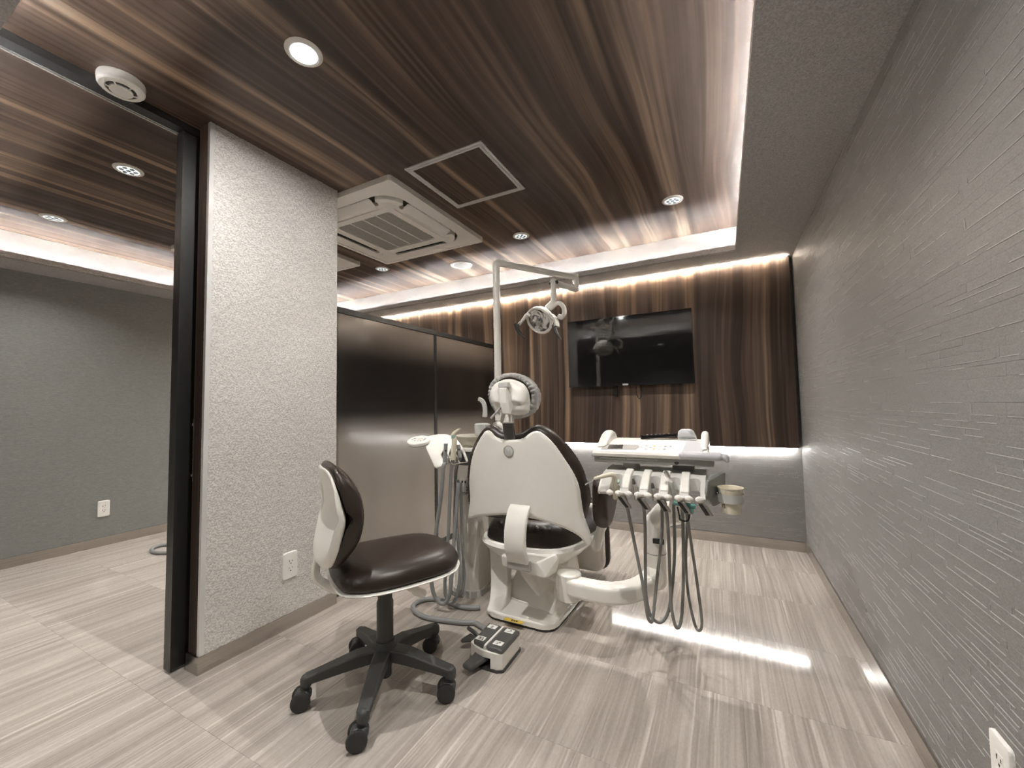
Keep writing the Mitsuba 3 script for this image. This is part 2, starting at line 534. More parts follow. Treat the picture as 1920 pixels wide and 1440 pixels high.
# sliding door, its rail
d = thing('door_1', 'black sliding door leaf pushed back beside the silver wall', None, kind='structure')
put(d + '__leaf', box(-2.012, -1.972, .842, 1.515, .012, ZW - .034), 'black_frame', False)
put(d + '__edge_strip', box(-2.0175, -1.9665, .836, .8415, .008, ZW - .034), 'black_frame', False, label='black edge strip')
put(d + '__handle', cat(rbox(-1.962, -1.952, .893, .902, .74, 1.0, .003), box(-1.9725, -1.957, .894, .901, .76, .77), box(-1.9725, -1.957, .894, .901, .97, .98)), 'mid_grey', 30, label='slim grey pull')
put('trim_3', cat(box(-2.022, -1.962, OY0 + .003, 1.52, ZW - .030, ZW - .0005)), 'black_frame', False, label='black sliding door rail under the wood ceiling', kind='structure')
put('trim_3__rail_edge', cat(box(-2.027, -2.0225, OY0 + .003, .88, ZW - .034, ZW - .0005), box(-2.0155, -2.0125, OY0 + .003, .84, ZW - .0325, ZW - .0305)), 'alu', False, label='thin bright metal edges of the rail')

# glass partition
g = thing('glass_partition', 'low dark glass partition with black frame between the silver wall and the far wall', 'partition')
PYA, PYB, PYM = 1.545, YP - .002, 2.452
put(g + '__top_rail', rbox(XG - .045, XG + .006, PYA - .024, PYB, 1.575, 1.610, .002), 'black_frame', 30)
put(g + '__bottom_rail', rbox(XG - .045, XG + .006, PYA - .024, PYB, .0005, .040, .002), 'black_frame', 30)
put(g + '__post', rbox(XG - .040, XG + .004, PYM - .016, PYM + .016, .0405, 1.5745, .002), 'black_frame', 30)
put(g + '__post', rbox(XG - .040, XG + .002, PYA - .022, PYA, .0405, 1.5745, .002), 'black_frame', 30)
for a, b in ((PYA + .001, PYM - .017), (PYM + .017, PYB)):
    put(g + '__pane', box(XG - .010, XG, a, b, .0405, 1.5745), 'film_glass', False, label='glass pane with a dark band fading to frosted taupe')

# ------------------------------------------------------------------ concealed light strips
def emit(rgb):
    return {'emitter': {'type': 'area', 'radiance': {'type': 'rgb', 'value': list(rgb)}}}


def strip(x0, x1, y0, y1, z0, z1, rgb, label, up=False):
    t = thing('light_strip', label, 'light strip')
    if up:
        put(t + '__carrier', box(x0, x1, y0, y1, z0, z1), 'white_matt', False)
        put(t + '__diodes', tm([(x0, y0, z1 + .0004), (x1, y0, z1 + .0004), (x1, y1, z1 + .0004), (x0, y1, z1 + .0004)], [(0, 1, 2), (0, 2, 3)]), 'white_matt', False, **emit(rgb))
    else:
        put(t + '__diffuser', box(x0, x1, y0, y1, z0, z1), 'white_matt', False, **emit(rgb))


zl = ZS + .0125
o = .036
strip(OX0 - .03, OX1 + .03, OY1 + o, OY1 + o + .010, zl, zl + .020, COVE, 'white light strip glowing in the ceiling cove above the far wall', up=True)
strip(OX1 + o, OX1 + o + .010, OY0 - .03, OY1 + .03, zl, zl + .020, COVE, 'white light strip in the ceiling cove along the embossed wall', up=True)
strip(OX0 - .03, OX1 + .03, OY0 - o - .010, OY0 - o, zl, zl + .020, COVE, 'white light strip in the ceiling cove above the viewer', up=True)
strip(OX0 - o - .010, OX0 - o, OY0 - .03, OY1 + .03, zl, zl + .020, COVE, "white light strip glowing in the neighbouring room's ceiling cove", up=True)
strip(XL + .05, XR - .035, YP - .032, YP - .024, ZS - .009, ZS - .002, WASH, 'warm light strip along the top edge of the walnut panel')
strip(XL + .05, XR - .03, YP + .008, YP + .020, ZB - .010, ZB - .001, UNDER, 'white light strip along the underside of the walnut panel')

# ------------------------------------------------------------------ downlights
def downlight(x, y, label, r=.060, bright=1.0, cut_off=62.0):
    t = thing('downlight', label, 'ceiling light', 'round recessed downlights')
    put(t + '__trim_ring', lathe([(r * .72, -.001), (r * .72, -.0065), (r * .80, -.0085), (r * .96, -.0045), (r, -.001), (r, -.0002)] , 40, (x, y, ZW)), 'white_matt', 40)
    put(t + '__lens', lathe([(0, 0), (r * .715, 0), (r * .715, -.004), (r * .66, -.0052), (0, -.0065)], 40, (x, y, ZW - .0004)), 'white_matt', 40,
        **emit([LENS * (1.0 if x == -1.22 else .20) * c for c in (.86, .96, 1.0)]))
    for k in range(7 if x != -1.22 else 0):
        a, q = (k * PI / 3 + .2, r * .44) if k < 6 else (0, 0)
        put(t + '__bead', lathe([(0, -.0052), (r * .17, -.0052), (r * .13, -.0085), (0, -.0098)], 14, (x + q * math.cos(a), y + q * math.sin(a), ZW - .0004)), ('bead', 'bead_light', 'bead_light')[k % 3], 40)
    scene[key_for('spot')] = {'type': 'spot', 'to_world': T().look_at(origin=[x, y, ZW - .010], target=[x, y, 0], up=[0, 1, 0]),
                              'intensity': {'type': 'rgb', 'value': [SPOT * bright * c for c in (1.0, .965, .915)]}, 'cutoff_angle': cut_off, 'beam_width': 38.0 if cut_off > 80 else 15.0}


for x, y, l in ((-1.22, .857, 'bright downlight overhead, nearest the smoke detector'), (-.219, 2.566, 'small downlight by the lit ceiling edge near the embossed wall'),
                (-1.238, 2.573, 'small downlight between the air conditioner and the far cove'), (-2.599, 2.590, 'small downlight beyond the air conditioner, beside the silver wall'),
                (-2.597, .877, "larger downlight of the neighbouring room's ceiling"), (-3.640, .882, "smaller downlight near the neighbouring room's cove"),
                (-.219, .857, 'downlight above the viewer'), (-3.640, 2.590, 'downlight of the neighbouring room hidden behind the silver wall')):
    downlight(x, y, l, bright=.95 if x == -1.22 else 1.0, cut_off=89.0 if x == -1.22 else 58.0 if x == -.219 else 62.0)
for x, y in ((-.9, -.7), (-2.9, -.7)):
    t = thing('downlight', 'downlight in the soffit behind the viewer at x %d' % x, 'ceiling light')
    labels[t]['label'] = 'downlight behind the viewer ' + ('near the embossed wall' if x > -2 else 'in the neighbouring room')
    put(t + '__trim_ring', lathe([(.043, -.001), (.043, -.0065), (.048, -.0085), (.058, -.0045), (.060, -.001), (.060, -.0002)], 40, (x, y, ZS)), 'white_matt', 40)
    put(t + '__lens', lathe([(0, 0), (.0428, 0), (.0428, -.004), (0, -.0065)], 40, (x, y, ZS - .0004)), 'white_matt', 40, **emit([LENS * c for c in (.86, .96, 1.0)]))
    scene[key_for('spot')] = {'type': 'spot', 'to_world': T().look_at(origin=[x, y, ZS - .010], target=[x, y, 0], up=[0, 1, 0]),
                              'intensity': {'type': 'rgb', 'value': [SPOT * c for c in (1.0, .965, .915)]}, 'cutoff_angle': 62.0, 'beam_width': 15.0}


# ------------------------------------------------------------------ ceiling fittings
def ceiling_unit(cx, cy, label):
    t = thing('air_conditioner', label, 'air conditioner', 'ceiling cassette air conditioners')
    z = ZW
    outer = sbox(-.467, -.467, .467, .467).buffer(-.02).buffer(.02)
    inner = sbox(-.372, -.372, .372, .372).buffer(-.14).buffer(.14)
    panel = outer.difference(inner)
    put(t + '__panel', cat(frame(prism(panel, 'z', 0, .022), (cx, cy, z - .0002), (1, 0, 0), (0, 1, 0), (0, 0, -1)),
                           frame(prism(outer.difference(outer.buffer(-.022)), 'z', .022, .030), (cx, cy, z - .0002), (1, 0, 0), (0, 1, 0), (0, 0, -1))), 'white_bright', 25)
    put(t + '__recess', box(cx - .38, cx + .38, cy - .38, cy + .38, z - .006, z - .0004), 'black_frame', False, label='dark air slot behind the flaps')
    mid = sbox(-.358, -.358, .358, .358).buffer(-.135).buffer(.135)
    for q in (sbox(-.232, .300, .232, .5), sbox(-.232, -.5, .232, -.300), sbox(.300, -.232, .5, .232), sbox(-.5, -.232, -.300, .232)):
        mid = mid.difference(q)
    mid = mid.buffer(-.02).buffer(.04).buffer(-.02)
    hole = sbox(-.225, -.225, .225, .225).buffer(-.02).buffer(.02)
    put(t + '__grille_frame', cat(frame(prism(mid.difference(hole), 'z', 0, .028), (cx, cy, z - .0062), (1, 0, 0), (0, 1, 0), (0, 0, -1)),
                                  frame(prism(mid.buffer(-.03).difference(hole), 'z', .028, .036), (cx, cy, z - .0062), (1, 0, 0), (0, 1, 0), (0, 0, -1))), 'white_bright', 25)
    sl = []
    for i in range(30):
        y = cy - .222 + .444 * (i + .5) / 30
        q = box(cx - .224, cx + .224, y - .0045, y + .0045, z - .036, z - .031)
        sl.append(q)
    put(t + '__grille_slats', cat(sl), 'grille', False, kind='stuff')
    put(t + '__grille_back', box(cx - .2245, cx + .2245, cy - .2245, cy + .2245, z - .022, z - .0064), 'grey', False)
    for i in range(3):
        x = cx - .112 + .112 * i
        put(t + '__grille_bar', box(x - .004, x + .004, cy - .222, cy + .222, z - .0385, z - .0362), 'white_bright', False)
    for k in range(4):
        fl = slab(sbox(-.212, -.031, .212, .031).buffer(-.012).buffer(.012), .006, .004, .01, sp=.02)
        a = k * PI / 2
        tilt = math.radians(28)
        q = tm(np.c_[fl.vertices[:, 0], fl.vertices[:, 1] * math.cos(tilt), fl.vertices[:, 1] * math.sin(tilt) + fl.vertices[:, 2]], fl.faces)
        q.apply_translation((0, .338, -.034))
        q.apply_transform(trimesh.transformations.rotation_matrix(a, (0, 0, 1)))
        q.apply_translation((cx, cy, z))
        put(t + '__flap', q, 'white_bright', 30)
    return t


ceiling_unit(-1.957, 2.003, 'white square ceiling cassette air conditioner with fine grille and open flaps')
ceiling_unit(-3.095, 1.915, "air conditioner in the neighbouring room's ceiling, only a corner showing past the black door")
labels['air_conditioner'].pop('group'); labels['air_conditioner_001'].pop('group')

t = thing('ceiling_hatch', 'square ceiling hatch with aluminium frame and wood-grain lid', 'access hatch')
hx0, hx1, hy0, hy1 = -1.392, -.934, 1.538, 2.008
z = ZW
fr = sbox(hx0, hy0, hx1, hy1)
put(t + '__frame', cat(frame(prism(fr.difference(fr.buffer(-.014, join_style=2)), 'z', 0, .006), (0, 0, z - .0003), (1, 0, 0), (0, 1, 0), (0, 0, -1)),
                       frame(prism(fr.buffer(-.016, join_style=2).difference(fr.buffer(-.030, join_style=2)), 'z', 0, .007), (0, 0, z - .0003), (1, 0, 0), (0, 1, 0), (0, 0, -1))), 'alu', False)
put(t + '__lid', box(hx0 + .0305, hx1 - .0305, hy0 + .0305, hy1 - .0305, z - .004, z - .0004), 'wood', False, label='wood-grain lid')
put(t + '__latch', box(hx0 + .016, hx0 + .029, 1.76, 1.79, z - .010, z - .0074), 'chrome', False)

t = thing('ceiling_speaker', 'round white ceiling speaker near the far cove', 'speaker')
cx, cy = -1.952, 2.86
put(t + '__rim', lathe([(.066, -.001), (.067, -.005), (.078, -.007), (.092, -.004), (.095, -.0005)], 48, (cx, cy, ZW)), 'white_matt', 40)
put(t + '__grille', lathe([(0, -.0005), (.0655, -.0005), (.0655, -.004), (.04, -.0055), (0, -.006)], 48, (cx, cy, ZW)), 'speaker_beige', 40)

t = thing('smoke_detector', 'round white smoke detector under the wood ceiling beside the black rail', 'smoke detector')
cx, cy = -1.908, .617
put(t + '__body', lathe([(0, -.0005), (.066, -.0005), (.068, -.006), (.066, -.030), (.060, -.037), (.045, -.0395), (.043, -.036), (0, -.036)], 48, (cx, cy, ZW)), 'white_matt', 35)
put(t + '__sensor_cap', lathe([(0, -.0362), (.032, -.0362), (.033, -.044), (.029, -.047), (0, -.0475)], 40, (cx, cy, ZW)), 'white_matt', 35)
put(t + '__slot_ring', lathe([(.0335, -.0363), (.042, -.0363), (.042, -.0385), (.0335, -.0385)], 40, (cx, cy, ZW)), 'black_frame', 35, label='dark sensing slot')
for k in range(6):
    a = k * PI / 3 + .3
    put(t + '__rib', hull([((cx + .030 * math.cos(a), cy + .030 * math.sin(a), ZW - .043), .0025), ((cx + .047 * math.cos(a), cy + .047 * math.sin(a), ZW - .0385), .0025)]), 'white_matt', 30)


# ------------------------------------------------------------------ wall outlets
def outlet(O, U, W, label):
    """O the centre on the wall, U to the right on the wall, W out of the wall"""
    t = thing('wall_outlet', label, 'power outlet')
    V = (0, 0, 1)
    put(t + '__plate', frame(slab(sbox(-.036, -.062, .036, .062).buffer(-.008).buffer(.008), .006, 0, .004, sp=.008, side=.001), A(O) + A(W) * .0012, U, V, W), 'white_matt', 40)
    for s in (1, -1):
        c = A(O) + A(V) * .0165 * s
        k = put(t + '__socket', frame(box(-.0125, .0125, -.0145, .0145, .0074, .0090), c, U, V, W), 'white_matt', False)
        put(k + '__slots', frame(cat(box(-.0085, -.0057, .000, .009, .0091, .0094), box(.0057, .0085, .001, .008, .0091, .0094), box(-.0025, .0025, -.010, -.005, .0091, .0094)), c, U, V, W), 'ink', False)


outlet((XC, 1.260, .291), (0, 1, 0), (1, 0, 0), 'white double power outlet low on the silver wall')
outlet((XL, 1.375, .287), (0, 1, 0), (1, 0, 0), "white double power outlet on the neighbouring room's dark grey wall")
outlet((XR, 1.19, .290), (0, -1, 0), (-1, 0, 0), 'white power outlet low on the embossed grey wall, cut by the frame')

# ------------------------------------------------------------------ television
t = thing('television', 'black flat television hung on the walnut panel', 'television')
ty = 3.283
tx0, tx1, tz0, tz1 = at(1064, 600, y=ty)[0], at(1297, 600, y=ty)[0], at(1066, 727, y=ty)[2], at(1063.5, 604, y=ty)[2]
put(t + '__housing', cat(rbox(tx0, tx1, ty + .004, ty + .03, tz0, tz1, .003), rbox(tx0 + .15, tx1 - .15, ty + .03, YP - .004, tz0 + .06, tz1 - .12, .008)), 'black_frame', 30)
put(t + '__bezel', cat(box(tx0 + .001, tx1 - .001, ty - .001, ty + .0042, tz0 + .001, tz0 + .020), box(tx0 + .001, tx1 - .001, ty - .001, ty + .0042, tz1 - .008, tz1 - .001),
                       box(tx0 + .001, tx0 + .008, ty - .001, ty + .0042, tz0 + .0201, tz1 - .0081), box(tx1 - .008, tx1 - .001, ty - .001, ty + .0042, tz0 + .0201, tz1 - .0081)), 'black_gloss', False)
put(t + '__screen', box(tx0 + .0085, tx1 - .0085, ty + .001, ty + .0041, tz0 + .0205, tz1 - .0085), 'screen', False, label='glossy dark screen')
put(t + '__badge', box(-.705, -.660, ty - .003, ty - .0012, tz0 + .002, tz0 + .016), 'mid_grey', False, label='small pale badge')
put(t + '__wall_bracket', cat(box(-.775, -.757, YP - .014, YP - .0005, 1.085, 1.20), box(-.775, -.757, YP - .03, YP - .014, 1.10, 1.12)), 'black_frame', False)
put(t + '__cable', cat(tube([(-.60, YP - .02, 1.18), (-.61, YP - .018, 1.13), (-.595, YP - .016, 1.075), (-.575, YP - .016, 1.075), (-.57, YP - .018, 1.13), (-.575, YP - .02, 1.18)], .0035, 6, 8)), 'black_frame', True)

# ------------------------------------------------------------------ assistant's stool
t = thing('rolling_stool', 'dark brown padded rolling stool with white shell and grey five-star base', 'stool')
SC = A([-1.151, 1.158, 0])
ph = math.radians(60)
SF, SL = A([math.cos(ph), math.sin(ph), 0]), A([-math.sin(ph), math.cos(ph), 0])
loc = lambda f, l, z: SC + SF * f + SL * l + A([0, 0, z])
put(t + '__base_hub', cat(lathe([(0, .095), (.036, .095), (.046, .105), (.047, .135), (.038, .165), (.034, .172), (0, .172)], 32, SC), lathe([(0, .040), (.020, .040), (.023, .044), (.024, .094), (0, .094)], 24, SC)), 'plastic_dark', 40)
put(t + '__gas_column', lathe([(0, .1725), (.030, .1725), (.030, .31), (.026, .315), (.026, .388), (0, .388)], 28, SC), 'plastic_dark', 40)
for k in range(5):
    a = math.radians(-131.5 + 72 * k)
    D, N = A([math.cos(a), math.sin(a), 0]), A([-math.sin(a), math.cos(a), 0])
    w = [(.030, .030, .150, .106), (.10, .027, .146, .100), (.19, .023, .124, .088), (.262, .0205, .108, .078)]
    leg = cat([hull([(SC + D * r0 + N * s * (w0 - .007) + A([0, 0, zt0 - .007]), .007) for s in (-1, 1)] + [(SC + D * r0 + N * s * (w0 - .009) + A([0, 0, zb0 + .006]), .006) for s in (-1, 1)]
                    + [(SC + D * r1 + N * s * (w1 - .007) + A([0, 0, zt1 - .007]), .007) for s in (-1, 1)] + [(SC + D * r1 + N * s * (w1 - .009) + A([0, 0, zb1 + .006]), .006) for s in (-1, 1)])
               for (r0, w0, zt0, zb0), (r1, w1, zt1, zb1) in zip(w[:-1], w[1:])])
    q = man(hull([(SC + D * .262 + A([0, 0, .092]), .0195), (SC + D * .262 + A([0, 0, .082]), .0195)]))
    parts = [man(x) for x in leg.split(only_watertight=False)]
    for x in parts:
        q = q + x
    L = put(t + '__leg', unman(q), 'plastic_dark', 35)
    # caster: hooded twin wheel
    ca = a + (.9, -.5, .6, 2.2, -1.1)[k]
    ca = (math.radians(228), math.radians(222), math.radians(215), math.radians(205), math.radians(232))[k]
    cd, cn = A([math.cos(ca), math.sin(ca), 0]), A([-math.sin(ca), math.cos(ca), 0])
    P = SC + D * .262 + cd * .016 + A([0, 0, .032])
    K = put(t + '__caster', cat(rod(SC + D * .262 + A([0, 0, .05]), SC + D * .262 + A([0, 0, .068]), .010),
                                hull([(P + cn * s * .007 + A([0, 0, .013]) + cd * e, .018) for s in (-1, 1) for e in (-.016, .004)])), 'plastic_dark', 35)
    for s in (-1, 1):
        put(K + '__wheel', lathe([(0, -.0085), (.026, -.0085), (.031, -.005), (.0318, 0), (.031, .005), (.026, .0085), (.020, .0095), (0, .0095)], 32, P + cn * s * .0215, cn * s), 'rubber', 40)

seat_poly = smoothpoly([(-.185, -.06), (-.165, -.15), (-.08, -.195), (.06, -.20), (.19, -.175), (.255, -.10), (.270, 0), (.255, .10), (.19, .175), (.06, .20), (-.08, .195), (-.165, .15), (-.185, .06)])
ms = slab(seat_poly, .050, .022, .075, .03, sp=.016, crown=.010)
put(t + '__seat', frame(ms, loc(0, 0, .444), SF, SL, (0, 0, 1)), 'leather', True)
ms = slab(seat_poly.buffer(.005), .004, .012, .01, .06, sp=.02)
put(t + '__seat_shell', frame(ms, loc(0, 0, .424), SF, SL, (0, 0, 1)), 'white', 40)
put(t + '__seat_plate', hull([(loc(f, l, .381), .012) for f in (-.09, .09) for l in (-.07, .07)]), 'plastic_dark', 30)
put(t + '__height_lever', hull([(loc(.06, -.05, .372), .010), (loc(.085, -.10, .358), .014), (loc(.105, -.115, .352), .014)]), 'white', 30)
# backrest: the side outline (forward, height) measured on the stool's own middle plane, given width and a curve around the back
side = [(-.186, .480), (-.130, .545), (-.112, .640), (-.122, .730), (-.160, .795), (-.198, .822), (-.214, .800), (-.196, .770), (-.176, .700), (-.168, .640), (-.180, .560), (-.215, .490)]
shell = [(-.207, .484), (-.185, .560), (-.172, .640), (-.180, .700), (-.200, .772), (-.214, .806), (-.221, .800), (-.216, .770), (-.203, .700), (-.209, .620), (-.232, .545), (-.237, .495)]


def backrest(outline, half, ctr):
    P = A(smoothpoly(outline, 5).exterior.coords)[:-1]
    k, rows = len(P), 25
    V = []
    for i in range(rows):
        tt = -1 + 2 * i / (rows - 1)
        s = max(.02, (1 - abs(tt) ** 4.5)) ** .42
        V.append(A([loc(ctr[0] - .002 + (f - ctr[0]) * (.35 + .65 * s) + .018 * tt * tt, half * tt, ctr[1] + .020 + (zz - ctr[1]) * s) for f, zz in P]))
    V = np.vstack(V); F = []
    for i in range(rows - 1):
        for j in range(k):
            a, b = i * k + j, i * k + (j + 1) % k
            F += [(a, b, b + k), (a, b + k, a + k)]
    n = len(V)
    V = np.vstack([V, V[:k].mean(0), V[-k:].mean(0)])
    for j in range(k):
        F += [(n, (j + 1) % k, j), (n + 1, (rows - 1) * k + j, (rows - 1) * k + (j + 1) % k)]
    m = tm(V, F)
    if m.volume < 0:
        m.invert()
    return m


put(t + '__backrest', backrest(side, .170, (-.16, .65)), 'leather', True)
put(t + '__back_shell', backrest(shell, .168, (-.205, .65)), 'white', True)
put(t + '__back_bar', sweep(spline([loc(-.228, 0, .53), loc(-.236, 0, .46), loc(-.205, 0, .420), loc(-.155, 0, .388), (loc(-.06, 0, .376))], 8), rrect(.030, .014, .006)), 'white', 40)

# ------------------------------------------------------------------ dental chair
t = thing('dental_chair', 'white dental chair with dark brown leather padding seen from behind', 'dental chair')
XK = -.890


def yshell(x, z):
    return 1.690 + (.60 - z) * .06 + .75 * (x - XK) ** 2


def onshell(px, py, off=0.0):
    y = 1.7
    for _ in range(25):
        q = at(px, py, y=y); y = .5 * y + .5 * (yshell(q[0], q[2]) + off)
    return at(px, py, y=y)


def shellpoly(pix, off=0.0, n=4):
    return smoothpoly([onshell(a, b, off)[[0, 2]] for a, b in pix], n)


back_pix = [(878.5, 969), (882, 936), (880.4, 902), (884.4, 864), (893.3, 836), (907, 812), (914.4, 807), (921, 809), (929, 818), (942, 823.5), (958, 824.5), (980, 822), (992, 813), (1004, 808), (1016, 811),
            (1038, 831), (1060, 862), (1078, 891), (1087, 916), (1091, 944), (1096, 969), (1107, 999), (1109.5, 1011), (1105, 1023), (1097, 1019), (1088, 1007), (1067, 994.5), (1031, 981), (991, 971), (949, 966), (902, 968), (884, 973)]
bp = shellpoly(back_pix)
put(t + '__back_shell', remap(slab(bp, .012, .010, .016, sp=.014), lambda u, v, w: (u, yshell(u, v) - w, v)), 'white', True)
cush_pix = [(880, 940), (878.5, 891), (881, 864), (889, 835), (904, 808), (918, 797), (930, 798), (943, 807), (962, 812), (978, 811), (991, 803), (1005, 796.5), (1020, 799), (1040, 811), (1061, 832), (1082, 860), (1096, 887), (1104, 913),
            (1107, 936), (1102, 956), (1085, 985), (1000, 975), (900, 965)]
cp = shellpoly(cush_pix, .05)
put(t + '__back_cushion', remap(slab(cp, .040, .045, .045, sp=.016), lambda u, v, w: (u, yshell(u, v) + .056 - w, v)), 'leather', True)
# emblem: a ring and a small relief
E0 = onshell(956, 845)
ey = yshell(E0[0], E0[2]) - .0125
put(t + '__emblem_ring', lathe([(.0225, 0), (.0225, .003), (.0255, .003), (.0255, 0)], 36, (E0[0], ey, E0[2]), (0, -1, 0)), 'mid_grey', 30)
put(t + '__emblem', cat(lathe([(0, 0), (.0222, 0), (.018, .0022), (0, .003)], 36, (E0[0], ey, E0[2]), (0, -1, 0)),
                        *[hull([((E0[0] + a, ey - .003, E0[2] + b), .0016), ((E0[0] + c, ey - .003, E0[2] + e), .0016)]) for a, b, c, e in ((-.012, -.010, -.009, .010), (-.009, .010, 0, -.006), (0, -.006, .009, .010), (.009, .010, .012, -.010))]), 'grey_white', 30, label='round pale emblem with an M-like relief')
# strut from the seat bracket up to the back shell
sm = [(1.675, .570), (1.652, .555), (1.625, .510), (1.612, .455), (1.616, .395), (1.640, .338)]
sx = at(967, 1000, y=1.62)[0]
put(t + '__back_strut', sweep(spline([(sx, y, z) for y, z in sm], 8), rrect(.105, .022, .008), up=(0, -1, .05)), 'white', 40)
bl, br = at(940, 1060, y=1.66)[0], at(1021, 1062, y=1.66)[0]
put(t + '__strut_bracket', hull([((x, y, z), .010) for x, y, z in ((bl + .01, 1.665, .338), (bl + .012, 1.668, .305), (br - .03, 1.662, .335), (br - .005, 1.668, .285), (bl, 1.80, .335), (br + .01, 1.80, .335), (bl + .03, 1.80, .27), (br - .01, 1.80, .26))]), 'white', 30)
put(t + '__bracket_slot', rbox(sx - .056, sx + .058, 1.634, 1.656, .300, .345, .006), 'mid_grey', 30, label='grey hinge block under the strut')
# seat
sp_ = smoothpoly([(-.285, 2.30), (-.288, 2.05), (-.275, 1.90), (-.22, 1.79), (-.10, 1.735), (.05, 1.73), (.18, 1.77), (.255, 1.87), (.28, 2.02), (.275, 2.30), (0, 2.34)], 5)
sp_ = affinity.translate(sp_, XK, 0)
put(t + '__seat_frame', slab(sp_, .018, .115, .02, .20, sp=.022, pb=1.7).apply_translation((0, 0, .345)), 'white', 35)
put(t + '__seat_cushion', slab(sp_.buffer(-.026), .105, .02, .09, .02, sp=.02, crown=.012).apply_translation((0, 0, .352)), 'leather', True)
fold = slab(affinity.translate(smoothpoly([(-.14, 1.79), (-.02, 1.775), (.13, 1.79), (.15, 1.86), (0, 1.88), (-.15, 1.86)], 4), XK, 0), .05, .02, .04, sp=.012)
fv = fold.vertices.copy(); fv[:, 2] += .40 + .006 * np.sin(fv[:, 0] * 190) * (fold.vertices[:, 2] > 0)
put(t + '__seat_fold', tm(fv, fold.faces), 'leather', True, label='gathered leather fold at the rear of the seat')
# arm rests and leg rest
for nm, x0, x1 in (('right', -.575, -.500),):
    put(t + '__armrest', remap(slab(smoothpoly([(1.93, .455), (1.93, .60), (1.97, .655), (2.06, .650), (2.16, .60), (2.18, .52), (2.10, .44), (2.0, .40)], 4), .038, .038, .03, sp=.016), lambda u, v, w: (w - .545, u, v + .022)), 'leather_brown', True, label='brown padded armrest')
put(t + '__armrest_post', hull([((-.56, 2.02, .42), .022), ((-.60, 2.05, .31), .026)]), 'white', 30)
lr = sbox(-.250, .050, .250, .45).buffer(-.07).buffer(.07)
put(t + '__legrest_shell', remap(slab(lr, .03, .02, .035, sp=.02), lambda u, v, w: (XK + u, 2.36 + (.46 - v) * .05 - w, v)), 'white', 40)
put(t + '__legrest_cushion', remap(slab(lr.buffer(.012), .02, .055, .03, .05, sp=.02), lambda u, v, w: (XK + u + .004, 2.405 + (.46 - v) * .05 - w, v + .006)), 'leather', True)
put(t + '__legrest_arm', hull([((XK, 2.24, .32), .05), ((XK, 2.34, .36), .035)]), 'white', 30)
# base
bpoly = Polygon([(-1.075, 1.735), (-.715, 1.735), (-.705, 1.95), (-.70, 2.26), (-1.09, 2.26), (-1.09, 1.95)]).buffer(-.07).buffer(.07)
put(t + '__base_plate', cat(slab(bpoly, .012, 0, .012, sp=.03, side=.009).apply_translation((0, 0, .0205))), 'white', 35)
put(t + '__base_gasket', prism(bpoly.buffer(-.003), 'z', .0005, .0112), 'rubber', False)
pr = [(1.86, .036), (1.93, .06), (2.02, .12), (2.10, .22), (2.14, .262), (2.36, .262), (2.36, .036)]
put(t + '__base_body', hull([((x, 2.22, z), .01) for x in (-1.03, -.78) for z in (.046, .25)] + [((x, 2.13, .25), .01) for x in (-1.00, -.83)] + [((-1.03, 1.90, .046), .01), ((-.76, 1.83, .046), .01), ((-.74, 2.20, .046), .01)]), 'white', 30)
# swoop that climbs from the base plate to the unit column
sw = []
rows = [(1.755, .030, -1.070, -.985), (1.80, .044, -1.082, -.988), (1.845, .075, -1.100, -1.000), (1.885, .130, -1.120, -1.018), (1.915, .21, -1.140, -1.040), (1.932, .30, -1.155, -1.060), (1.940, .40, -1.165, -1.075), (1.945, .47, -1.168, -1.080)]
rows = [tuple(q) for q in spline([(a, b, c, d) for a, b, c, d in rows], 4)] if False else rows
q = None
for (y0, z0, a0, b0), (y1, z1, a1, b1) in zip(rows[:-1], rows[1:]):
    dz = .03
    h = hull([((x, y, z), .012) for y, z, a_, b_ in ((y0, z0, a0, b0), (y1, z1, a1, b1)) for x in (a_ + .012, b_ - .012)] + [((x, y + dz, max(.032, z - dz * .4)), .012) for y, z, a_, b_ in ((y0, z0, a0, b0), (y1, z1, a1, b1)) for x in (a_ + .012, b_ - .012)])
    q = man(h) if q is None else q + man(h)
put(t + '__base_swoop', unman(q), 'white', 40)
W0 = at(963, 1164, z=.033)
put(t + '__warning_label', box(W0[0] - .048, W0[0] + .048, W0[1] - .012, W0[1] + .012, .0330, .0336), 'yellow', False, label='small yellow warning sticker')
tx = meshkit.text_mesh('注意', .011, .0004) if False else None
put(t + '__warning_print', cat(*[box(W0[0] + a, W0[0] + a + .008, W0[1] - .005, W0[1] + .005, .0337, .0340) for a in (-.012, .0, .012)]), 'ink', False)
put(t + '__arm_mount', hull([((-.765, 1.90, .205), .040), ((-.84, 2.0, .21), .05)]), 'white', 30)
put(t + '__lift_link', hull([((-.90, 1.86, .20), .03), ((-.83, 1.93, .06), .03), ((-.84, 2.00, .20), .04)]), 'white', 30)
# round cover low in the middle, and side roundel
put(t + '__motor_cover', lathe([(0, 0), (.060, 0), (.056, .02), (.035, .034), (0, .038)], 36, (-1.045, 2.04, .215), (.35, -1, .1)), 'grey_white', 40)

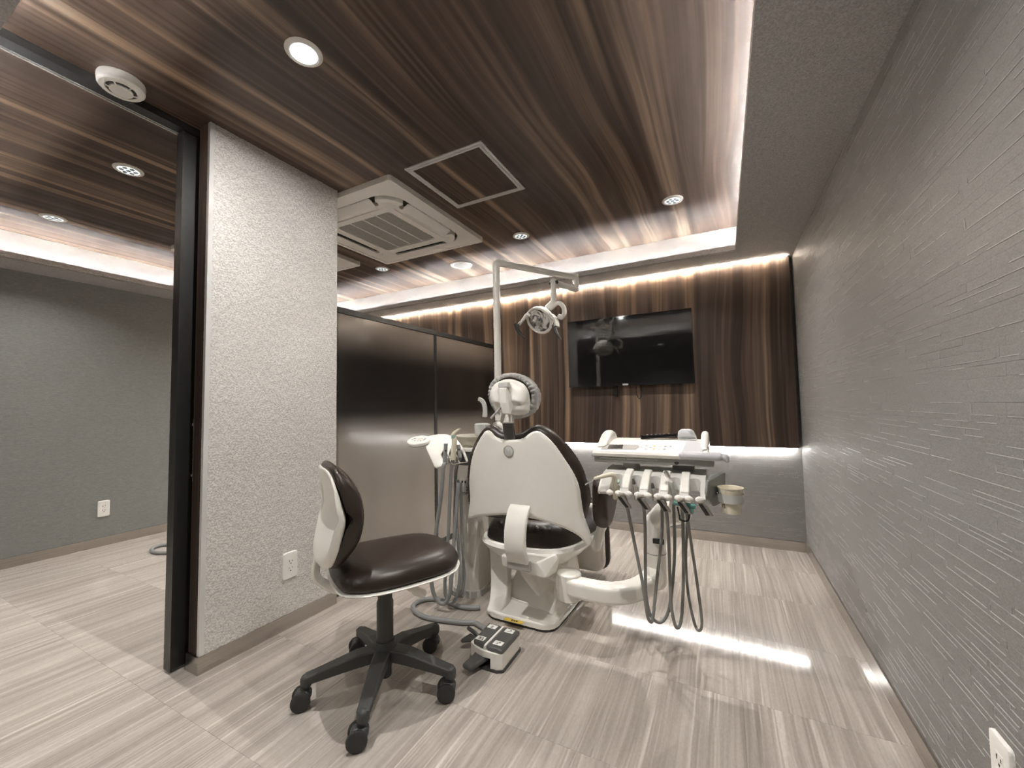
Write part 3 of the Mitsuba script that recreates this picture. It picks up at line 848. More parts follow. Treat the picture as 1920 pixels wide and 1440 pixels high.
# headrest
hx, hz, hy = at(962, 744, y=1.665)[0], at(962, 744, y=1.665)[2], 1.665
hp = lambda pix, y: smoothpoly([at(a, b, y=y)[[0, 2]] for a, b in pix], 5)
put(t + '__headrest_cushion', remap(slab(hp([(915, 738), (920, 718), (938, 703), (961, 700), (985, 709), (1001, 727), (1005, 746), (999, 766), (984, 779), (962, 784), (938, 778), (921, 760)], 1.665).buffer(-.012), .02, .075, .03, .06, sp=.012), lambda u, v, w: (u, hy + .022 - w, v)), 'leather', True)
hs = hp([(917.6, 737), (925, 722), (938, 713), (955, 710.5), (977, 718), (988, 732), (992, 752), (991, 769), (983, 777), (966, 779), (944, 777), (928, 770), (921, 755)], 1.64)
put(t + '__headrest_shell', remap(slab(hs, .045, .008, .05, .008, sp=.010), lambda u, v, w: (u, hy - .012 - w * (1.0 - .25 * (v < hz - .03)), v)), 'white', True)
put(t + '__headrest_clamp', cat(hull([((at(937, 731, y=1.585)[0] + a, y, z), .007) for a in (.004, .030) for y, z in ((1.585, at(940, 730, y=1.585)[2]), (1.59, at(945, 755, y=1.59)[2]))]
                                     + [((at(945, 774, y=1.60)[0] + a, 1.60, at(945, 774, y=1.60)[2]), .007) for a in (.000, .028)] + [((at(948, 758, y=1.62)[0] + a, 1.635, at(948, 750, y=1.62)[2]), .006) for a in (0., .034)])), 'white', 35)
put(t + '__clamp_recess', rbox(at(936, 726, y=1.60)[0], at(955, 726, y=1.60)[0], 1.588, 1.612, at(945, 726.5, y=1.6)[2], at(945, 717, y=1.6)[2], .004), 'grey_white', 30)
b0, b1 = at(956.5, 824, y=1.694), at(951.5, 786, y=1.655)
put(t + '__headrest_post', sweep(A([b0 + A([0, .0, -.05]), b0, b1, b1 + A([0, 0, .02])]), rrect(.058, .012, .004), up=(0, -1, 0)), 'dark_metal', 35, label='flat grey metal post')
put(t + '__post_collar', hull([((b1[0] + a, 1.642 + c, b1[2] + e), .007) for a in (-.023, .023) for c in (0, .022) for e in (-.012, .048)]), 'white', 30)
put(t + '__headrest_lever', sweep(A([at(941, 761, y=1.62), at(932, 772, y=1.61), at(920.5, 784.5, y=1.60)]), rrect(.014, .011, .004)), 'mid_grey', 35, label='grey tilt lever')

# the disposable cover over the headrest
k = 180
ring_pix = [(914, 738), (919, 717), (937, 702), (961, 698.6), (986, 708), (1002, 726), (1007, 745), (1001, 767), (985, 781), (963, 785.5), (937, 780), (920, 762)]
rp = A(hp(ring_pix, 1.665).exterior.coords)[:-1]
cen = rp.mean(0)
rl = Polygon(rp).exterior
rng = np.random.RandomState(3)
base_ring = A([rl.interpolate(i / k, normalized=True).coords[0] for i in range(k)])
th = np.arange(k) * 2 * PI / k
wr = np.sin(th * 34 + 2.0 * np.sin(th * 3)) * (.6 + .4 * np.sin(th * 7 + 1)) + .35 * rng.uniform(-1, 1, k)
V, F = [], []
prof = [(.79, -.004, .5), (.84, -.009, 1.0), (.90, -.010, 1.0), (.95, -.004, .9), (.985, .006, .7), (1.0, .022, .45), (.985, .050, .3), (.90, .078, .2), (.60, .098, .1), (.30, .105, .05)]
for s, dy, amp in prof:
    for i in range(k):
        j = base_ring[i] - cen
        ss = s + .018 * amp * wr[i]
        V.append((cen[0] + j[0] * ss, hy + dy + .0095 * amp * wr[i], cen[1] + j[1] * ss))
for r in range(len(prof) - 1):
    for i in range(k):
        a, b = r * k + i, r * k + (i + 1) % k
        F += [(a, b, b + k), (a, b + k, a + k)]
n = len(V); V.append((cen[0], hy + .106, cen[1]))
for i in range(k):
    F.append(((len(prof) - 1) * k + i, (len(prof) - 1) * k + (i + 1) % k, n))
put('headrest_cover', tm(V, F), 'film', True)
tag('headrest_cover', 'thin translucent gathered plastic cap stretched over the headrest', 'headrest cover')

# ------------------------------------------------------------------ instrument table on its arm
t = thing('instrument_table', 'white dentist\'s instrument console with control panel on a curved white arm', 'instrument table')
arm = spline([(-.70, 1.83, .205), (-.65, 1.807, .205), (-.60, 1.795, .205), (-.47, 1.80, .205), (-.385, 1.87, .205), (-.34, 1.98, .205), (-.322, 2.09, .205)], 8)
put(t + '__arm', sweep(arm, rrect(.085, .078, .020), up=(0, 0, 1)), 'white', 40)
put(t + '__arm_pivot', lathe([(0, .135), (.05, .135), (.056, .14), (.056, .252), (.05, .258), (0, .258)], 36, (-.665, 1.822, 0)), 'white', 40)
ch = [((-.318, 2.10, .175), .047), ((-.318, 2.10, .36), .047), (at(1232, 978, y=2.09), .054), (at(1246, 964, y=2.07), .056), (at(1266, 961, y=2.02), .054), (at(1276, 962, y=1.96), .046), ((-.185, 1.915, .655), .040)]
q = None
for c0, c1 in zip(ch[:-1], ch[1:]):
    h = man(hull([c0, c1])); q = h if q is None else q + h
put(t + '__post', unman(q), 'white', 45)
put(t + '__post_seam', lathe([(.0465, .305), (.0478, .305), (.0478, .309), (.0465, .309)], 32, (-.318, 2.10, 0)), 'mid_grey', 30)
put(t + '__brake_latch', rbox(-.322, -.272, 2.040, 2.056, .365, .388, .003), 'black_frame', 30, label='black brake latch')
# console
cx0, cx1 = at(1108, 850, y=1.675)[0], at(1331, 858, y=1.675)[0]
prof = Polygon([(1.672, .815), (1.668, .826), (1.674, .836), (1.70, .841), (1.86, .869), (1.95, .869), (1.962, .860), (1.962, .812), (1.68, .812)])
pm = prism(prof.buffer(-.004).buffer(.004), 'x', cx0 + .008, cx1 - .008)
put(t + '__console', cat(pm, hull([((cx0 + .014, y, z), .0085) for y, z in ((1.68, .8225), (1.70, .831), (1.86, .8595), (1.95, .8595), (1.95, .822))]), hull([((cx1 - .014, y, z), .0085) for y, z in ((1.68, .8225), (1.70, .831), (1.86, .8595), (1.95, .8595), (1.95, .822))])), 'white', 30)
put(t + '__console_base', prism(Polygon([(1.690, .788), (1.683, .795), (1.680, .8115), (1.955, .8115), (1.95, .788)]), 'x', cx0 + .012, cx1 + .012), 'console_grey', 30, label='grey underside of the console')
put(t + '__base_print', cat(box(cx0 + .035, cx0 + .14, 1.6795, 1.6825, .803, .809), box(cx0 + .146, cx0 + .265, 1.6795, 1.6825, .803, .809)), 'grey_white', False)
put(t + '__round_port', lathe([(0, 0), (.0085, 0), (.0085, .002), (0, .003)], 24, (at(1268.5, 864.5, y=1.683)[0], 1.6840, .800), (0, -1, .1)), 'ink', 30)
for nm, xa, xb in (('l', cx0 + .006, cx0 + .052), ('r', cx1 - .034, cx1 - .006)):
    wing = smoothpoly([(1.72, .848), (1.76, .868), (1.82, .897), (1.87, .909), (1.91, .903), (1.945, .880), (1.955, .85), (1.90, .84), (1.80, .84)], 5)
    put(t + '__end_wing', remap(slab(wing, (xb - xa) / 2, (xb - xa) / 2, .014, sp=.012), lambda u, v, w, xm=(xa + xb) / 2: (xm + w, u, v)), 'white', 45)
P1, P2 = A([0, 1.70, .841]), A([0, 1.86, .869])
VN = A([0, -(P2 - P1)[2], (P2 - P1)[1]]); VN /= np.linalg.norm(VN); VD = A([0, VN[2], -VN[1]])
onp = lambda px, py: hit(px, py, P1, VN)


def on_panel(poly_pix, h, m, name, label=None, lift=.0002):
    Q = [onp(*q) for q in poly_pix]
    uv = [((q - P1)[0], (q - P1) @ VD) for q in Q]
    put(t + '__' + name, frame(prism(Polygon(uv).buffer(0), 'z', lift, lift + h), P1, (1, 0, 0), VD, VN), m, False, label=label)


on_panel([(1127, 842.6), (1131.5, 833.5), (1196, 834.5), (1199, 838), (1194, 842), (1190, 843.3)], .0012, 'mid_grey', 'display_surround')
on_panel([(1139, 841.5), (1143, 834.6), (1168.5, 834.9), (1167, 842.0)], .0010, 'display', 'display', 'dark display window', .0015)
for px, py, m, r in ((1202.5, 838.8, 'grey_white', .0060), (1212.5, 836.0, 'grey_white', .0060), (1219.5, 839.2, 'grey_white', .0060), (1211, 842.3, 'grey_white', .0060),
                     (1227.5, 837.0, 'button_yellow', .0062), (1237.5, 837.2, 'cream', .0055), (1226, 842.2, 'button_yellow', .0062), (1236.5, 842.4, 'cream', .0055), (1247.5, 837.5, 'mid_grey', .0058), (1257, 837.7, 'mid_grey', .0058), (1246, 842.6, 'mid_grey', .0058)):
    c = onp(px, py)
    put(t + '__button', lathe([(0, 0), (r, 0), (r * .85, .0018), (0, .0022)], 18, c + VN * .0002, VN), m, 30)
gx0 = at(1273, 848, y=1.665)[0]
put(t + '__grip', unman(man(hull([((gx0 + .014, 1.672, .829), .0155), ((cx1 + .030, 1.672, .829), .0155)])) + man(hull([((gx0 + .012, 1.69, .836), .009), ((cx1 - .03, 1.69, .836), .009), ((cx1 - .03, 1.84, .864), .008), ((gx0 + .02, 1.84, .864), .008)]))), 'clear_grey', 40, label='pale grey grip and cover at the end of the console')
put(t + '__grip_end', hull([((cx1 + .050, 1.672, .828), .0125), ((cx1 + .056, 1.672, .818), .009)]), 'clear_grey', 30)
# neck and holder
nx = at(1183, 870, y=1.75)[0]
put(t + '__neck', lathe([(0, 0), (.036, 0), (.034, .030), (0, .030)], 32, (nx, 1.76, .7575)), 'mid_grey', 35)
put(t + '__neck', box(nx + .16, nx + .24, 1.78, 1.83, .7575, .7878), 'mid_grey', False)
hx0, hx1 = at(1127, 912, y=1.61)[0], at(1350, 925, y=1.66)[0]
hprof = smoothpoly([(1.84, .756), (1.72, .757), (1.660, .748), (1.612, .725), (1.577, .697), (1.574, .686), (1.590, .681), (1.650, .700), (1.73, .703), (1.84, .705)], 5)
hx1 = at(1325, 920, y=1.60)[0]
hm = prism(hprof.simplify(.0005), 'x', hx0 + .004, hx1 - .004)
slots, slot_px = [], [1156, 1191, 1226.5, 1264, 1302]
SX = [at(px, 908, y=1.615)[0] for px in slot_px]
sw_ = .0195
for s in SX:
    slots.append(cat(prism(Polygon([(s - sw_, 1.50), (s + sw_, 1.50), (s + sw_, 1.640)] + [(s + sw_ * math.cos(a), 1.640 + sw_ * math.sin(a)) for a in np.linspace(0, PI, 12)][1:-1] + [(s - sw_, 1.640)]), 'z', .55, .80)))
hm2 = cut(hm, *slots)
put(t + '__handpiece_holder', hm2, 'holder_white', 30, label='white holder with five slots')
put(t + '__holder_end', hull([(at(a, b, y=y), .005) for a, b, y in ((1323, 930, 1.590), (1327, 903, 1.606), (1334, 893, 1.66), (1357, 887, 1.75), (1357, 915, 1.75), (1337, 947, 1.665), (1347, 943, 1.72))]), 'grey', 35, label='grey end cheek of the holder')
put(t + '__holder_end', remap(slab(hprof.buffer(.002), .004, .004, .003, sp=.02), lambda u, v, w: (hx0 - w, u, v)), 'white', 35)
for i in range(4):
    xm = (SX[i] + SX[i + 1]) / 2
    put(t + '__divider', hull([((xm + a, 1.70, .7600), .005) for a in (-.008, .012)] + [((xm + a, 1.645, .7480), .005) for a in (-.008, .012)] + [((xm + a, 1.5915, .7085), .005) for a in (-.008, .012)] + [((xm + a, 1.60, .695), .005) for a in (-.008, .012)]), 'white', 30)
for s in SX:
    for e in (-1, 1):
        put(t + '__roller', hull([((s + e * .0110, 1.572, .690), .0080), ((s + e * .0165, 1.572, .690), .0110), ((s + e * .0240, 1.572, .690), .0075)]), 'white', 40)
    put(t + '__trigger_arm', hull([((s + .024 + a + d_, y, z), .0035) for a in (-.010, .010) for y, z, d_ in ((1.578, .674, 0), (1.612, .630, .020))]), 'mid_grey', 30)
    put(t + '__trigger_slot', hull([((s + .020 + a + d_, y, z), .0022) for a in (-.004, .004) for y, z, d_ in ((1.5735, .672, 0), (1.605, .632, .019))]), 'ink', 30)
hp0 = at(1283, 946, y=1.615)
put(t + '__water_clip', cat(rod(hp0 + A([-.035, 0, .003]), hp0 + A([.038, 0, -.004]), .0085), box(hp0[0] - .005, hp0[0] + .03, hp0[1] - .004, hp0[1] + .004, hp0[2] - .03, hp0[2])), 'teal', 30, label='translucent teal tube clip')
put(t + '__cable_loop', tube([at(1270, 950, y=1.75), at(1274, 968, y=1.75), at(1276, 975, y=1.75), at(1291, 975, y=1.75), at(1293, 950, y=1.75)], .003, 6, 8), 'ink', 30)

# handpieces with their hoses
kinds = [('cream air and water handpiece with thin metal tip leaning out of the first slot', 0), ('slim steel handpiece deep in the second slot of the holder', 1), ('dark steel handpiece low in the third slot of the holder', 2),
         ('pale handpiece with steel head standing proud of the fourth slot', 3)]
hoses = [[(1171, 931), (1181, 975), (1192, 1030), (1205, 1095), (1213, 1148), (1218, 1164), (1224, 1158), (1232, 1085), (1241, 1000), (1241, 938)],
         [(1202, 931), (1209, 975), (1210, 1050), (1211, 1110), (1219, 1152), (1237, 1167), (1252, 1150), (1260, 1105), (1265, 1030), (1263, 945)],
         [(1246, 940), (1253, 1000), (1256, 1080), (1259, 1140), (1268, 1176), (1277, 1163), (1281, 1100), (1281, 1010), (1279, 950)],
         [(1283, 942), (1293, 1000), (1308, 1100), (1316, 1165), (1311, 1182), (1302, 1168), (1290, 1110), (1286, 1040), (1291, 955)]]
for i, (lab, kk) in enumerate(kinds):
    h = thing('dental_handpiece', lab, 'handpiece')
    s = SX[i]
    if i == 0:
        A0, B0, C0 = A([s - .004, 1.622, .660]), at(1150, 891, y=1.575), at(1114, 898, y=1.545)
        put(h + '__body', tube([A0, (A0 + B0) / 2 + A([0, 0, .004]), B0, (B0 + C0) / 2 + A([0, 0, .004]), C0], .0115, 6, 14, np.linspace(1.15, .55, 25)), 'cream', True)
        put(h + '__tip', tube([C0, (C0 * .5 + at(1098, 908, y=1.54) * .5), at(1097, 909, y=1.54)], .0026, 4, 10), 'chrome', True, label='thin steel tip')
        put(h + '__collar', lathe([(.0, -.004), (.0135, -.004), (.0135, .004), (0, .004)], 20, (A0 + B0) / 2 + A([.006, 0, .02]), B0 - A0), 'green_ring', 30, label='green ring')
    else:
        top = {1: .722, 2: .712, 3: .738}[i]
        A0 = A([s, 1.640, .660]); B0 = A([s - .004 * (i != 3) - (.010 if i == 3 else 0), 1.612, top])
        put(h + '__body', tube([A0, A0 * .5 + B0 * .5, B0], .0095, 4, 14, np.linspace(1.1, .7, 9)), 'grey_white' if i == 3 else 'chrome', True)
        C0 = B0 + (B0 - A0) * .28 + (A([-.012, -.01, .014]) if i == 3 else 0)
        put(h + '__head', hull([(B0, .0066), (C0, .0085 if i == 3 else .0048)]), 'chrome' if i == 3 else 'dark_metal', 40, label='steel head')
    pts = [at(a, b, y=1.640 + .034 * i + .13 * j / (len(hoses[i]) - 1)) for j, (a, b) in enumerate(hoses[i])]
    pts = [A0] + pts[0:]
    put(h + '__hose', tube(pts, .0062 if i != 3 else .0055, 10, 12), 'hose', True)

# cup in its ring on the holder
c = at(1369.5, 915.5, y=1.66)
t = thing('cup', 'pale cup standing in a ring at the end of the instrument holder', 'cup')
put(t + '__body', lathe([(.029, -.086), (.040, -.002), (.0425, .001), (.0425, .004), (.0400, .004), (.0375, .0), (.0275, -.083), (0, -.083), (0, -.086)], 40, c), 'cream', 40)
M0 = meshkit.text_mesh('76', .011, .0006)
mv = M0.vertices - M0.vertices.mean(0)
ang = math.atan2(c[1] - 0, c[0] - 0)
put(t + '__print', tm(A([(c[0] - .034 * math.cos(.62 - q[0] / .036) , c[1] - .0345 * math.sin(.62 - q[0] / .036) - q[2], c[2] - .058 + q[1]) for q in mv]), M0.faces), 'ink', False, label='small dark figures')
t = thing('cup_ring', 'pale ring bracket around the cup at the end of the instrument holder', 'cup holder')
put(t + '__ring', lathe([(.0390, -.048), (.0405, -.048), (.0435, -.018), (.0420, -.018)], 40, c), 'grey_white', 40)
put(t + '__bracket', hull([((c[0] - .043, c[1] + .002, c[2] - .022), .004), ((at(1356, 922, y=1.745)[0], 1.745, c[2] - .022), .005)]), 'ink', 30)

# things lying on the console
r0, r1 = at(1199, 829.5, y=1.86), at(1271, 826.5, y=1.90)
dirr = r1 - r0; dirr[2] = 0; dirr /= np.linalg.norm(dirr); nr = A([-dirr[1], dirr[0], 0])
t = thing('remote_control', 'slim black remote control lying on the console', 'remote control')
L = np.linalg.norm((r1 - r0)[:2])
rm_ = slab(sbox(0, -.022, L, .022).buffer(-.008).buffer(.008), .006, .002, .005, sp=.01, side=.004)
tilt = .055
rup = A([-dirr[0] * tilt, -dirr[1] * tilt, 1.0]); rf = A([dirr[0], dirr[1], tilt])
R0 = A([r0[0], 1.885, .8705])
put(t + '__case', frame(rm_, R0 + A([0, 0, .006]), rf, nr, rup), 'black_gloss', 40)
for a in range(6):
    for b in (-1, 0, 1):
        put(t + '__key', frame(box(-.003, .003, -.003, .003, .0, .0012), R0 + A([0, 0, .0155]) + rf * (.03 + a * .018) + nr * b * .010 + rup * .0005, rf, nr, rup), 'grey', False)
w0 = at(1287, 820, y=1.905)
t = thing('white_device', 'small pale domed device beside the black remote control', 'device')
put(t + '__dome', hull([((w0[0] - .012, 1.905, .8935), .022), ((w0[0] + .012, 1.905, .8935), .022), ((w0[0] - .026, 1.905, .8805), .010), ((w0[0] + .030, 1.905, .8805), .010)]), 'clear_grey', True)
put(t + '__foot', rbox(w0[0] - .032, w0[0] + .040, 1.872, 1.938, .8705, .8745, .002), 'grey_white', 30)

# ------------------------------------------------------------------ spittoon unit with lamp pole
t = thing('spittoon_unit', 'white spittoon column with round bowl and cup filler beside the chair', 'dental unit')
put(t + '__column', slab(sbox(-1.375, 1.872, -1.205, 2.30).buffer(-.06).buffer(.06), 0, 0, 0, sp=.03, side=.335).apply_translation((0, 0, .372)), 'white', 40)
put(t + '__column_foot', prism(sbox(-1.38, 1.868, -1.20, 2.31).buffer(-.06).buffer(.06), 'z', .0005, .0365), 'grey_white', 30)
put(t + '__unit_body', unman(man(hull([((x, y, z), .04) for x in (-1.31, -1.245) for y in (2.06, 2.24) for z in (.07, .62)])) + man(hull([((x, y, .64), .045) for x in (-1.31, -1.255) for y in (2.08, 2.24)] + [((-1.21, 2.15, .90), .04)]))), 'white', 40)
put(t + '__column_neck', slab(sbox(-1.372, 1.876, -1.208, 2.28).buffer(-.055).buffer(.055), 0, 0, 0, sp=.03, side=.036).apply_translation((0, 0, .745)), 'dark_metal', 40, label='dark neck under the bowl')
bc = at(890, 827, y=1.985)
put(t + '__bowl_deck', lathe([(0, .772), (.095, .772), (.105, .78), (.105, .792), (.09, .80), (0, .80)], 40, (bc[0], bc[1], 0)), 'white', 40)
bz = .8005
put(t + '__bowl', lathe([(0, bz + .003), (.030, bz + .003), (.085, bz + .022), (.118, bz + .062), (.1225, bz + .064), (.1235, bz + .060), (.090, bz + .016), (.035, bz), (0, bz)], 48, (bc[0], bc[1], 0)), 'bowl_glass', 40, label='clear shallow bowl')
fc = at(903, 800, y=2.00)
put(t + '__cup_filler', cat(lathe([(0, .80), (.036, .80), (.036, .865), (.041, .868), (.041, .925), (.036, .93), (0, .93)], 32, (fc[0], fc[1], 0)), rbox(fc[0], fc[0] + .042, fc[1] - .03, fc[1] + .03, .868, .928, .006)), 'grey_white', 35)
sp0 = at(908, 781, y=2.0)
put(t + '__water_spout', sweep(spline([at(909, 782, y=2.0), at(909.5, 768, y=2.0), at(907, 756, y=2.0), at(902, 750, y=2.0), at(897.5, 748, y=2.0)], 6), rrect(.030, .016, .006), up=(0, -1, 0), scales=np.linspace(1, .75, 25)), 'grey_white', 40)
lb = at(870, 914, y=1.868)
put(t + '__caution_label', cat(box(-1.345, -1.225, 1.8700, 1.8716, lb[2] - .045, lb[2] + .045)), 'paper_label', False, label='white printed label')
prn = [box(-1.33, -1.24, 1.8692, 1.8699, lb[2] - .030, lb[2] - .027), box(-1.33, -1.26, 1.8692, 1.8699, lb[2] - .037, lb[2] - .034), box(-1.335, -1.315, 1.8692, 1.8699, lb[2] - .012, lb[2] + .010)]
for a in (-1.292, -1.272, -1.252):
    prn.append(box(a, a + .010, 1.8692, 1.8699, lb[2] + .024, lb[2] + .036))
for sgn in (1, -1):
    prn.append(frame(box(-.016, .016, -.0022, .0022, 0, .0006), (-1.250, 1.8698, lb[2] - .006), (.7, 0, .7 * sgn), (-.7 * sgn, 0, .7), (0, -1, 0)))
put(t + '__label_print', cat(prn), 'ink', False, label='black pictograms and a cross')

t = thing('operating_light', 'white dental operating lamp with mirror dish hanging from a tall pole', 'dental lamp')
px_, py_ = -1.209, 2.15
pt = 1.915
put(t + '__pole', rod((px_, py_, .941), (px_, py_, pt - .05), .0215, 24), 'white', 40)
e1 = A([-.878, 2.690, pt])
dv = (e1 - A([px_, py_, pt])); dv /= np.linalg.norm(dv)
put(t + '__elbow', sweep(spline([(px_, py_, pt - .052), (px_, py_, pt - .028), A([px_, py_, pt]) + dv * .006 + A([0, 0, -.006]), A([px_, py_, pt]) + dv * .032, A([px_, py_, pt]) + dv * .05], 5), circ(.0222, 20)), 'white', 45)
put(t + '__upper_arm', rod(A([px_, py_, pt]) + dv * .045, e1, .0195, 20), 'white', 40)
put(t + '__joint', cat(rod(e1 + A([0, 0, .022]), e1 + A([0, 0, -.095]), .021, 20)), 'white', 40)
put(t + '__joint_screw', lathe([(0, 0), (.007, 0), (.007, .004), (0, .004)], 16, e1 + A([-.010, -.0195, -.058]), (-.4, -1, 0)), 'ink', 30)
e2 = at(1038, 530, z=1.838)
put(t + '__lower_arm', sweep(A([e1 + A([0, 0, -.085]), e1 * .5 + e2 * .5 + A([0, 0, -.0415]), e2 + A([0, 0, .002])]), circ(.0195, 18)), 'white', 40)
put(t + '__socket', cat(rod(e2 + A([.0, 0, -.022]), e2 + A([0, 0, .022]), .020, 18)), 'white', 40)
put(t + '__socket_pad', hull([(e2 + A([-.022, 0, 0]), .012), (e2 + A([.022, 0, 0]), .012)]), 'ink', 30)
lc = at(1011, 601, y=e2[1] - .02)                      # centre of the dish
fw = EYE - lc; fw /= np.linalg.norm(fw)
rt = np.cross((0, 0, 1), fw); rt = -rt / np.linalg.norm(rt) * -1
# lamp axis: towards the viewer, turned down and to the chair
ax = .66 * fw + .52 * A([-.887, -.46, .0]) + A([0, 0, -.46]); ax /= np.linalg.norm(ax)
n1, n2 = e2 + A([0, 0, -.02]), at(1038, 562, y=e2[1])
put(t + '__neck', cat(rod(n1, n2, .0185, 18), rod(n2 + A([0, 0, .045]), n2 + A([0, 0, .05]), .0195, 18)), 'white', 40)
n3 = lc - ax * .055 + A([.03, 0, .06])
put(t + '__neck_bend', tube([n2 + A([0, 0, .012]), n2 + A([-.002, 0, -.012]), n3], .0185, 6, 18), 'white', 45)
put(t + '__housing', lathe([(0, -.085), (.050, -.078), (.083, -.048), (.097, -.010), (.098, .006), (.090, .012), (.083, .008), (.0805, .001), (.0805, -.002), (0, -.024)], 48, lc, ax), 'white', 45)
ref = []
nf = 20
rr = [(.0795, .0025), (.064, -.006), (.046, -.012), (.028, -.017), (.012, -.019)]
s_ = np.cross(ax, (0, 0, 1)); s_ /= np.linalg.norm(s_); u_ = np.cross(s_, ax)
V, F = [], []
rng = np.random.RandomState(5)
for r, w in rr:
    for i in range(nf):
        a = 2 * PI * i / nf
        V.append(lc + (s_ * math.cos(a) + u_ * math.sin(a)) * r + ax * (w + rng.uniform(-.0065, .0065) * (r < .079)))
for j in range(len(rr) - 1):
    for i in range(nf):
        a, b = j * nf + i, j * nf + (i + 1) % nf
        F += [(a, b, b + nf), (a, b + nf, a + nf)]
n = len(V); V.append(lc - ax * .019)
for i in range(nf):
    F.append(((len(rr) - 1) * nf + i, (len(rr) - 1) * nf + (i + 1) % nf, n))
put(t + '__reflector', tm(V, F), 'mirror', False, label='faceted mirror reflector')
put(t + '__bulb_shield', cat(lathe([(0, 0), (.016, 0), (.016, .022), (.012, .026), (0, .026)], 24, lc - ax * .006 + s_ * .012 - u_ * .02, ax)), 'mid_grey', 40)
put(t + '__yoke', tube([lc - ax * .05 + A([.055, .01, .055]), at(1046, 568, y=lc[1]), at(1056, 575, y=lc[1] - .01), at(1058, 587, y=lc[1] - .02), at(1053, 595, y=lc[1] - .02), at(1047, 592, y=lc[1] - .02)], .0150, 8, 14), 'white', 45)
gl = [at(988, 590, y=lc[1] - .02), at(980, 601, y=lc[1] - .03), at(973, 609, y=lc[1] - .04)]
put(t + '__bracket', sweep(spline([lc + s_ * 0 + (gl[0] - lc) * .7] + gl, 5), rrect(.036, .018, .006)), 'white', 40)
put(t + '__bracket', sweep(spline([at(1034, 590, y=lc[1] - .03), at(1042, 600, y=lc[1] - .04), at(1044, 612, y=lc[1] - .05)], 6), rrect(.042, .018, .006)), 'white', 40)
put(t + '__handle', tube([at(968, 608, y=lc[1] - .04), at(971, 619, y=lc[1] - .05), at(978, 628, y=lc[1] - .06), at(985, 634, y=lc[1] - .07)], .0165, 8, 14, np.linspace(1.0, .30, 25)), 'plastic_dark', 45, label='dark grip')
put(t + '__handle', tube([at(1039, 610, y=lc[1] - .05), at(1042, 621, y=lc[1] - .06), at(1047, 630, y=lc[1] - .07), at(1052.5, 637, y=lc[1] - .08)], .0165, 8, 14, np.linspace(1.0, .25, 25)), 'plastic_dark', 45, label='dark grip')

# ------------------------------------------------------------------ assistant's holder on the spittoon unit
t = thing('assistant_holder', "white assistant's tray with suction slots reaching out from the spittoon column", 'instrument holder')
HO, HE, HD = A([-1.160, 1.680, .716]), A([.80, .60, 0]), A([.60, -.80, 0])
hl = lambda e, s, z: HO + HE * e - HD * s + A([0, 0, z])
# the tray: a curved sheet through measured corner points, rising and running back from its slotted front edge
rowsL = spline([at(816, 879, y=1.625), at(806, 857, y=1.650), at(797.5, 837, y=1.710), at(799, 826, y=1.79), at(801, 821, y=1.86)], 10)
rowsR = spline([at(879, 866, y=1.715), at(871, 846, y=1.745), at(860, 829, y=1.800), at(848, 820, y=1.86), at(838, 817, y=1.91)], 10)


def tray_at(u, v, w=0.0):
    f = np.clip(np.asarray(v, float), 0, 1) * (len(rowsL) - 1); i = np.minimum(f.astype(int), len(rowsL) - 2); f = (f - i)[..., None]
    l, r = rowsL[i] * (1 - f) + rowsL[i + 1] * f, rowsR[i] * (1 - f) + rowsR[i + 1] * f
    tv = (rowsL[i + 1] + rowsR[i + 1]) - (rowsL[i] + rowsR[i])
    n = np.cross(r - l, tv); n /= np.linalg.norm(n, axis=-1, keepdims=True)
    bulge = (1 - (2 * np.asarray(u) - 1) ** 2)[..., None] * .006
    return l * (1 - np.asarray(u)[..., None]) + r * np.asarray(u)[..., None] + n * (np.asarray(w)[..., None] + bulge)


WU, WV = .165, .27
sheet = sbox(0, 0, WU, WV).buffer(-.012).buffer(.012)
FU = [.40, .625, .83]
for f in FU:
    sheet = sheet.difference(Polygon([(f * WU - .0155, -.01), (f * WU + .0155, -.01), (f * WU + .0140, .064), (f * WU, .080), (f * WU - .0140, .064)]))
ts = slab(sheet, .005, .005, .005, sp=.008, side=.003)
put(t + '__tray', remap(ts, lambda u, v, w: tuple(tray_at(u / WU, v / WV, w).T)), 'white', 40)
tp = lambda u, v, w=0.0: tray_at(A([u]), A([v]), A([w]))[0]
dn = A([0, 0, -.020])
put(t + '__underside', hull([(tp(u, v) + dn * k, .007) for u in (.25, .72) for v, k in ((.22, 1.0), (.5, 1.2), (.22, 2.0), (.5, 2.6))]), 'mid_grey', 30)
put(t + '__support_arm', tube([tp(.6, .5) + dn * 2.2, tp(.7, .7) + dn * 3, A([-1.29, 1.846, .73])], .020, 6, 16), 'mid_grey', 40)
kc = at(785, 826, y=1.70)
ka = A([.10, -.30, 1.0]); ka /= np.linalg.norm(ka)
put(t + '__keypad', lathe([(0, -.018), (.050, -.018), (.060, -.010), (.060, .002), (.054, .006), (0, .007)], 40, kc, ka), 'white', 40, label='round key pad')
ks, kt = np.cross(ka, HE), HE
kt = HE - ka * (HE @ ka); kt /= np.linalg.norm(kt); ks = np.cross(ka, kt)
put(t + '__keypad_print', cat(*[frame(box(-w, w, -h, h, 0, .0006), kc + kt * a + ks * b + ka * .0068, kt, ks, ka) for a, b, w, h in ((-.034, .006, .006, .003), (-.020, .018, .008, .003), (-.018, -.014, .003, .005), (-.004, -.022, .004, .002), (.010, .004, .012, .0015), (.012, -.026, .004, .002), (.030, -.018, .006, .003), (.036, .000, .006, .004))]), 'grey', False)
put(t + '__keypad_arm', hull([(kc - ka * .012 + kt * .03, .007), (tp(.10, .55) + dn * .8, .007)]), 'white', 30)

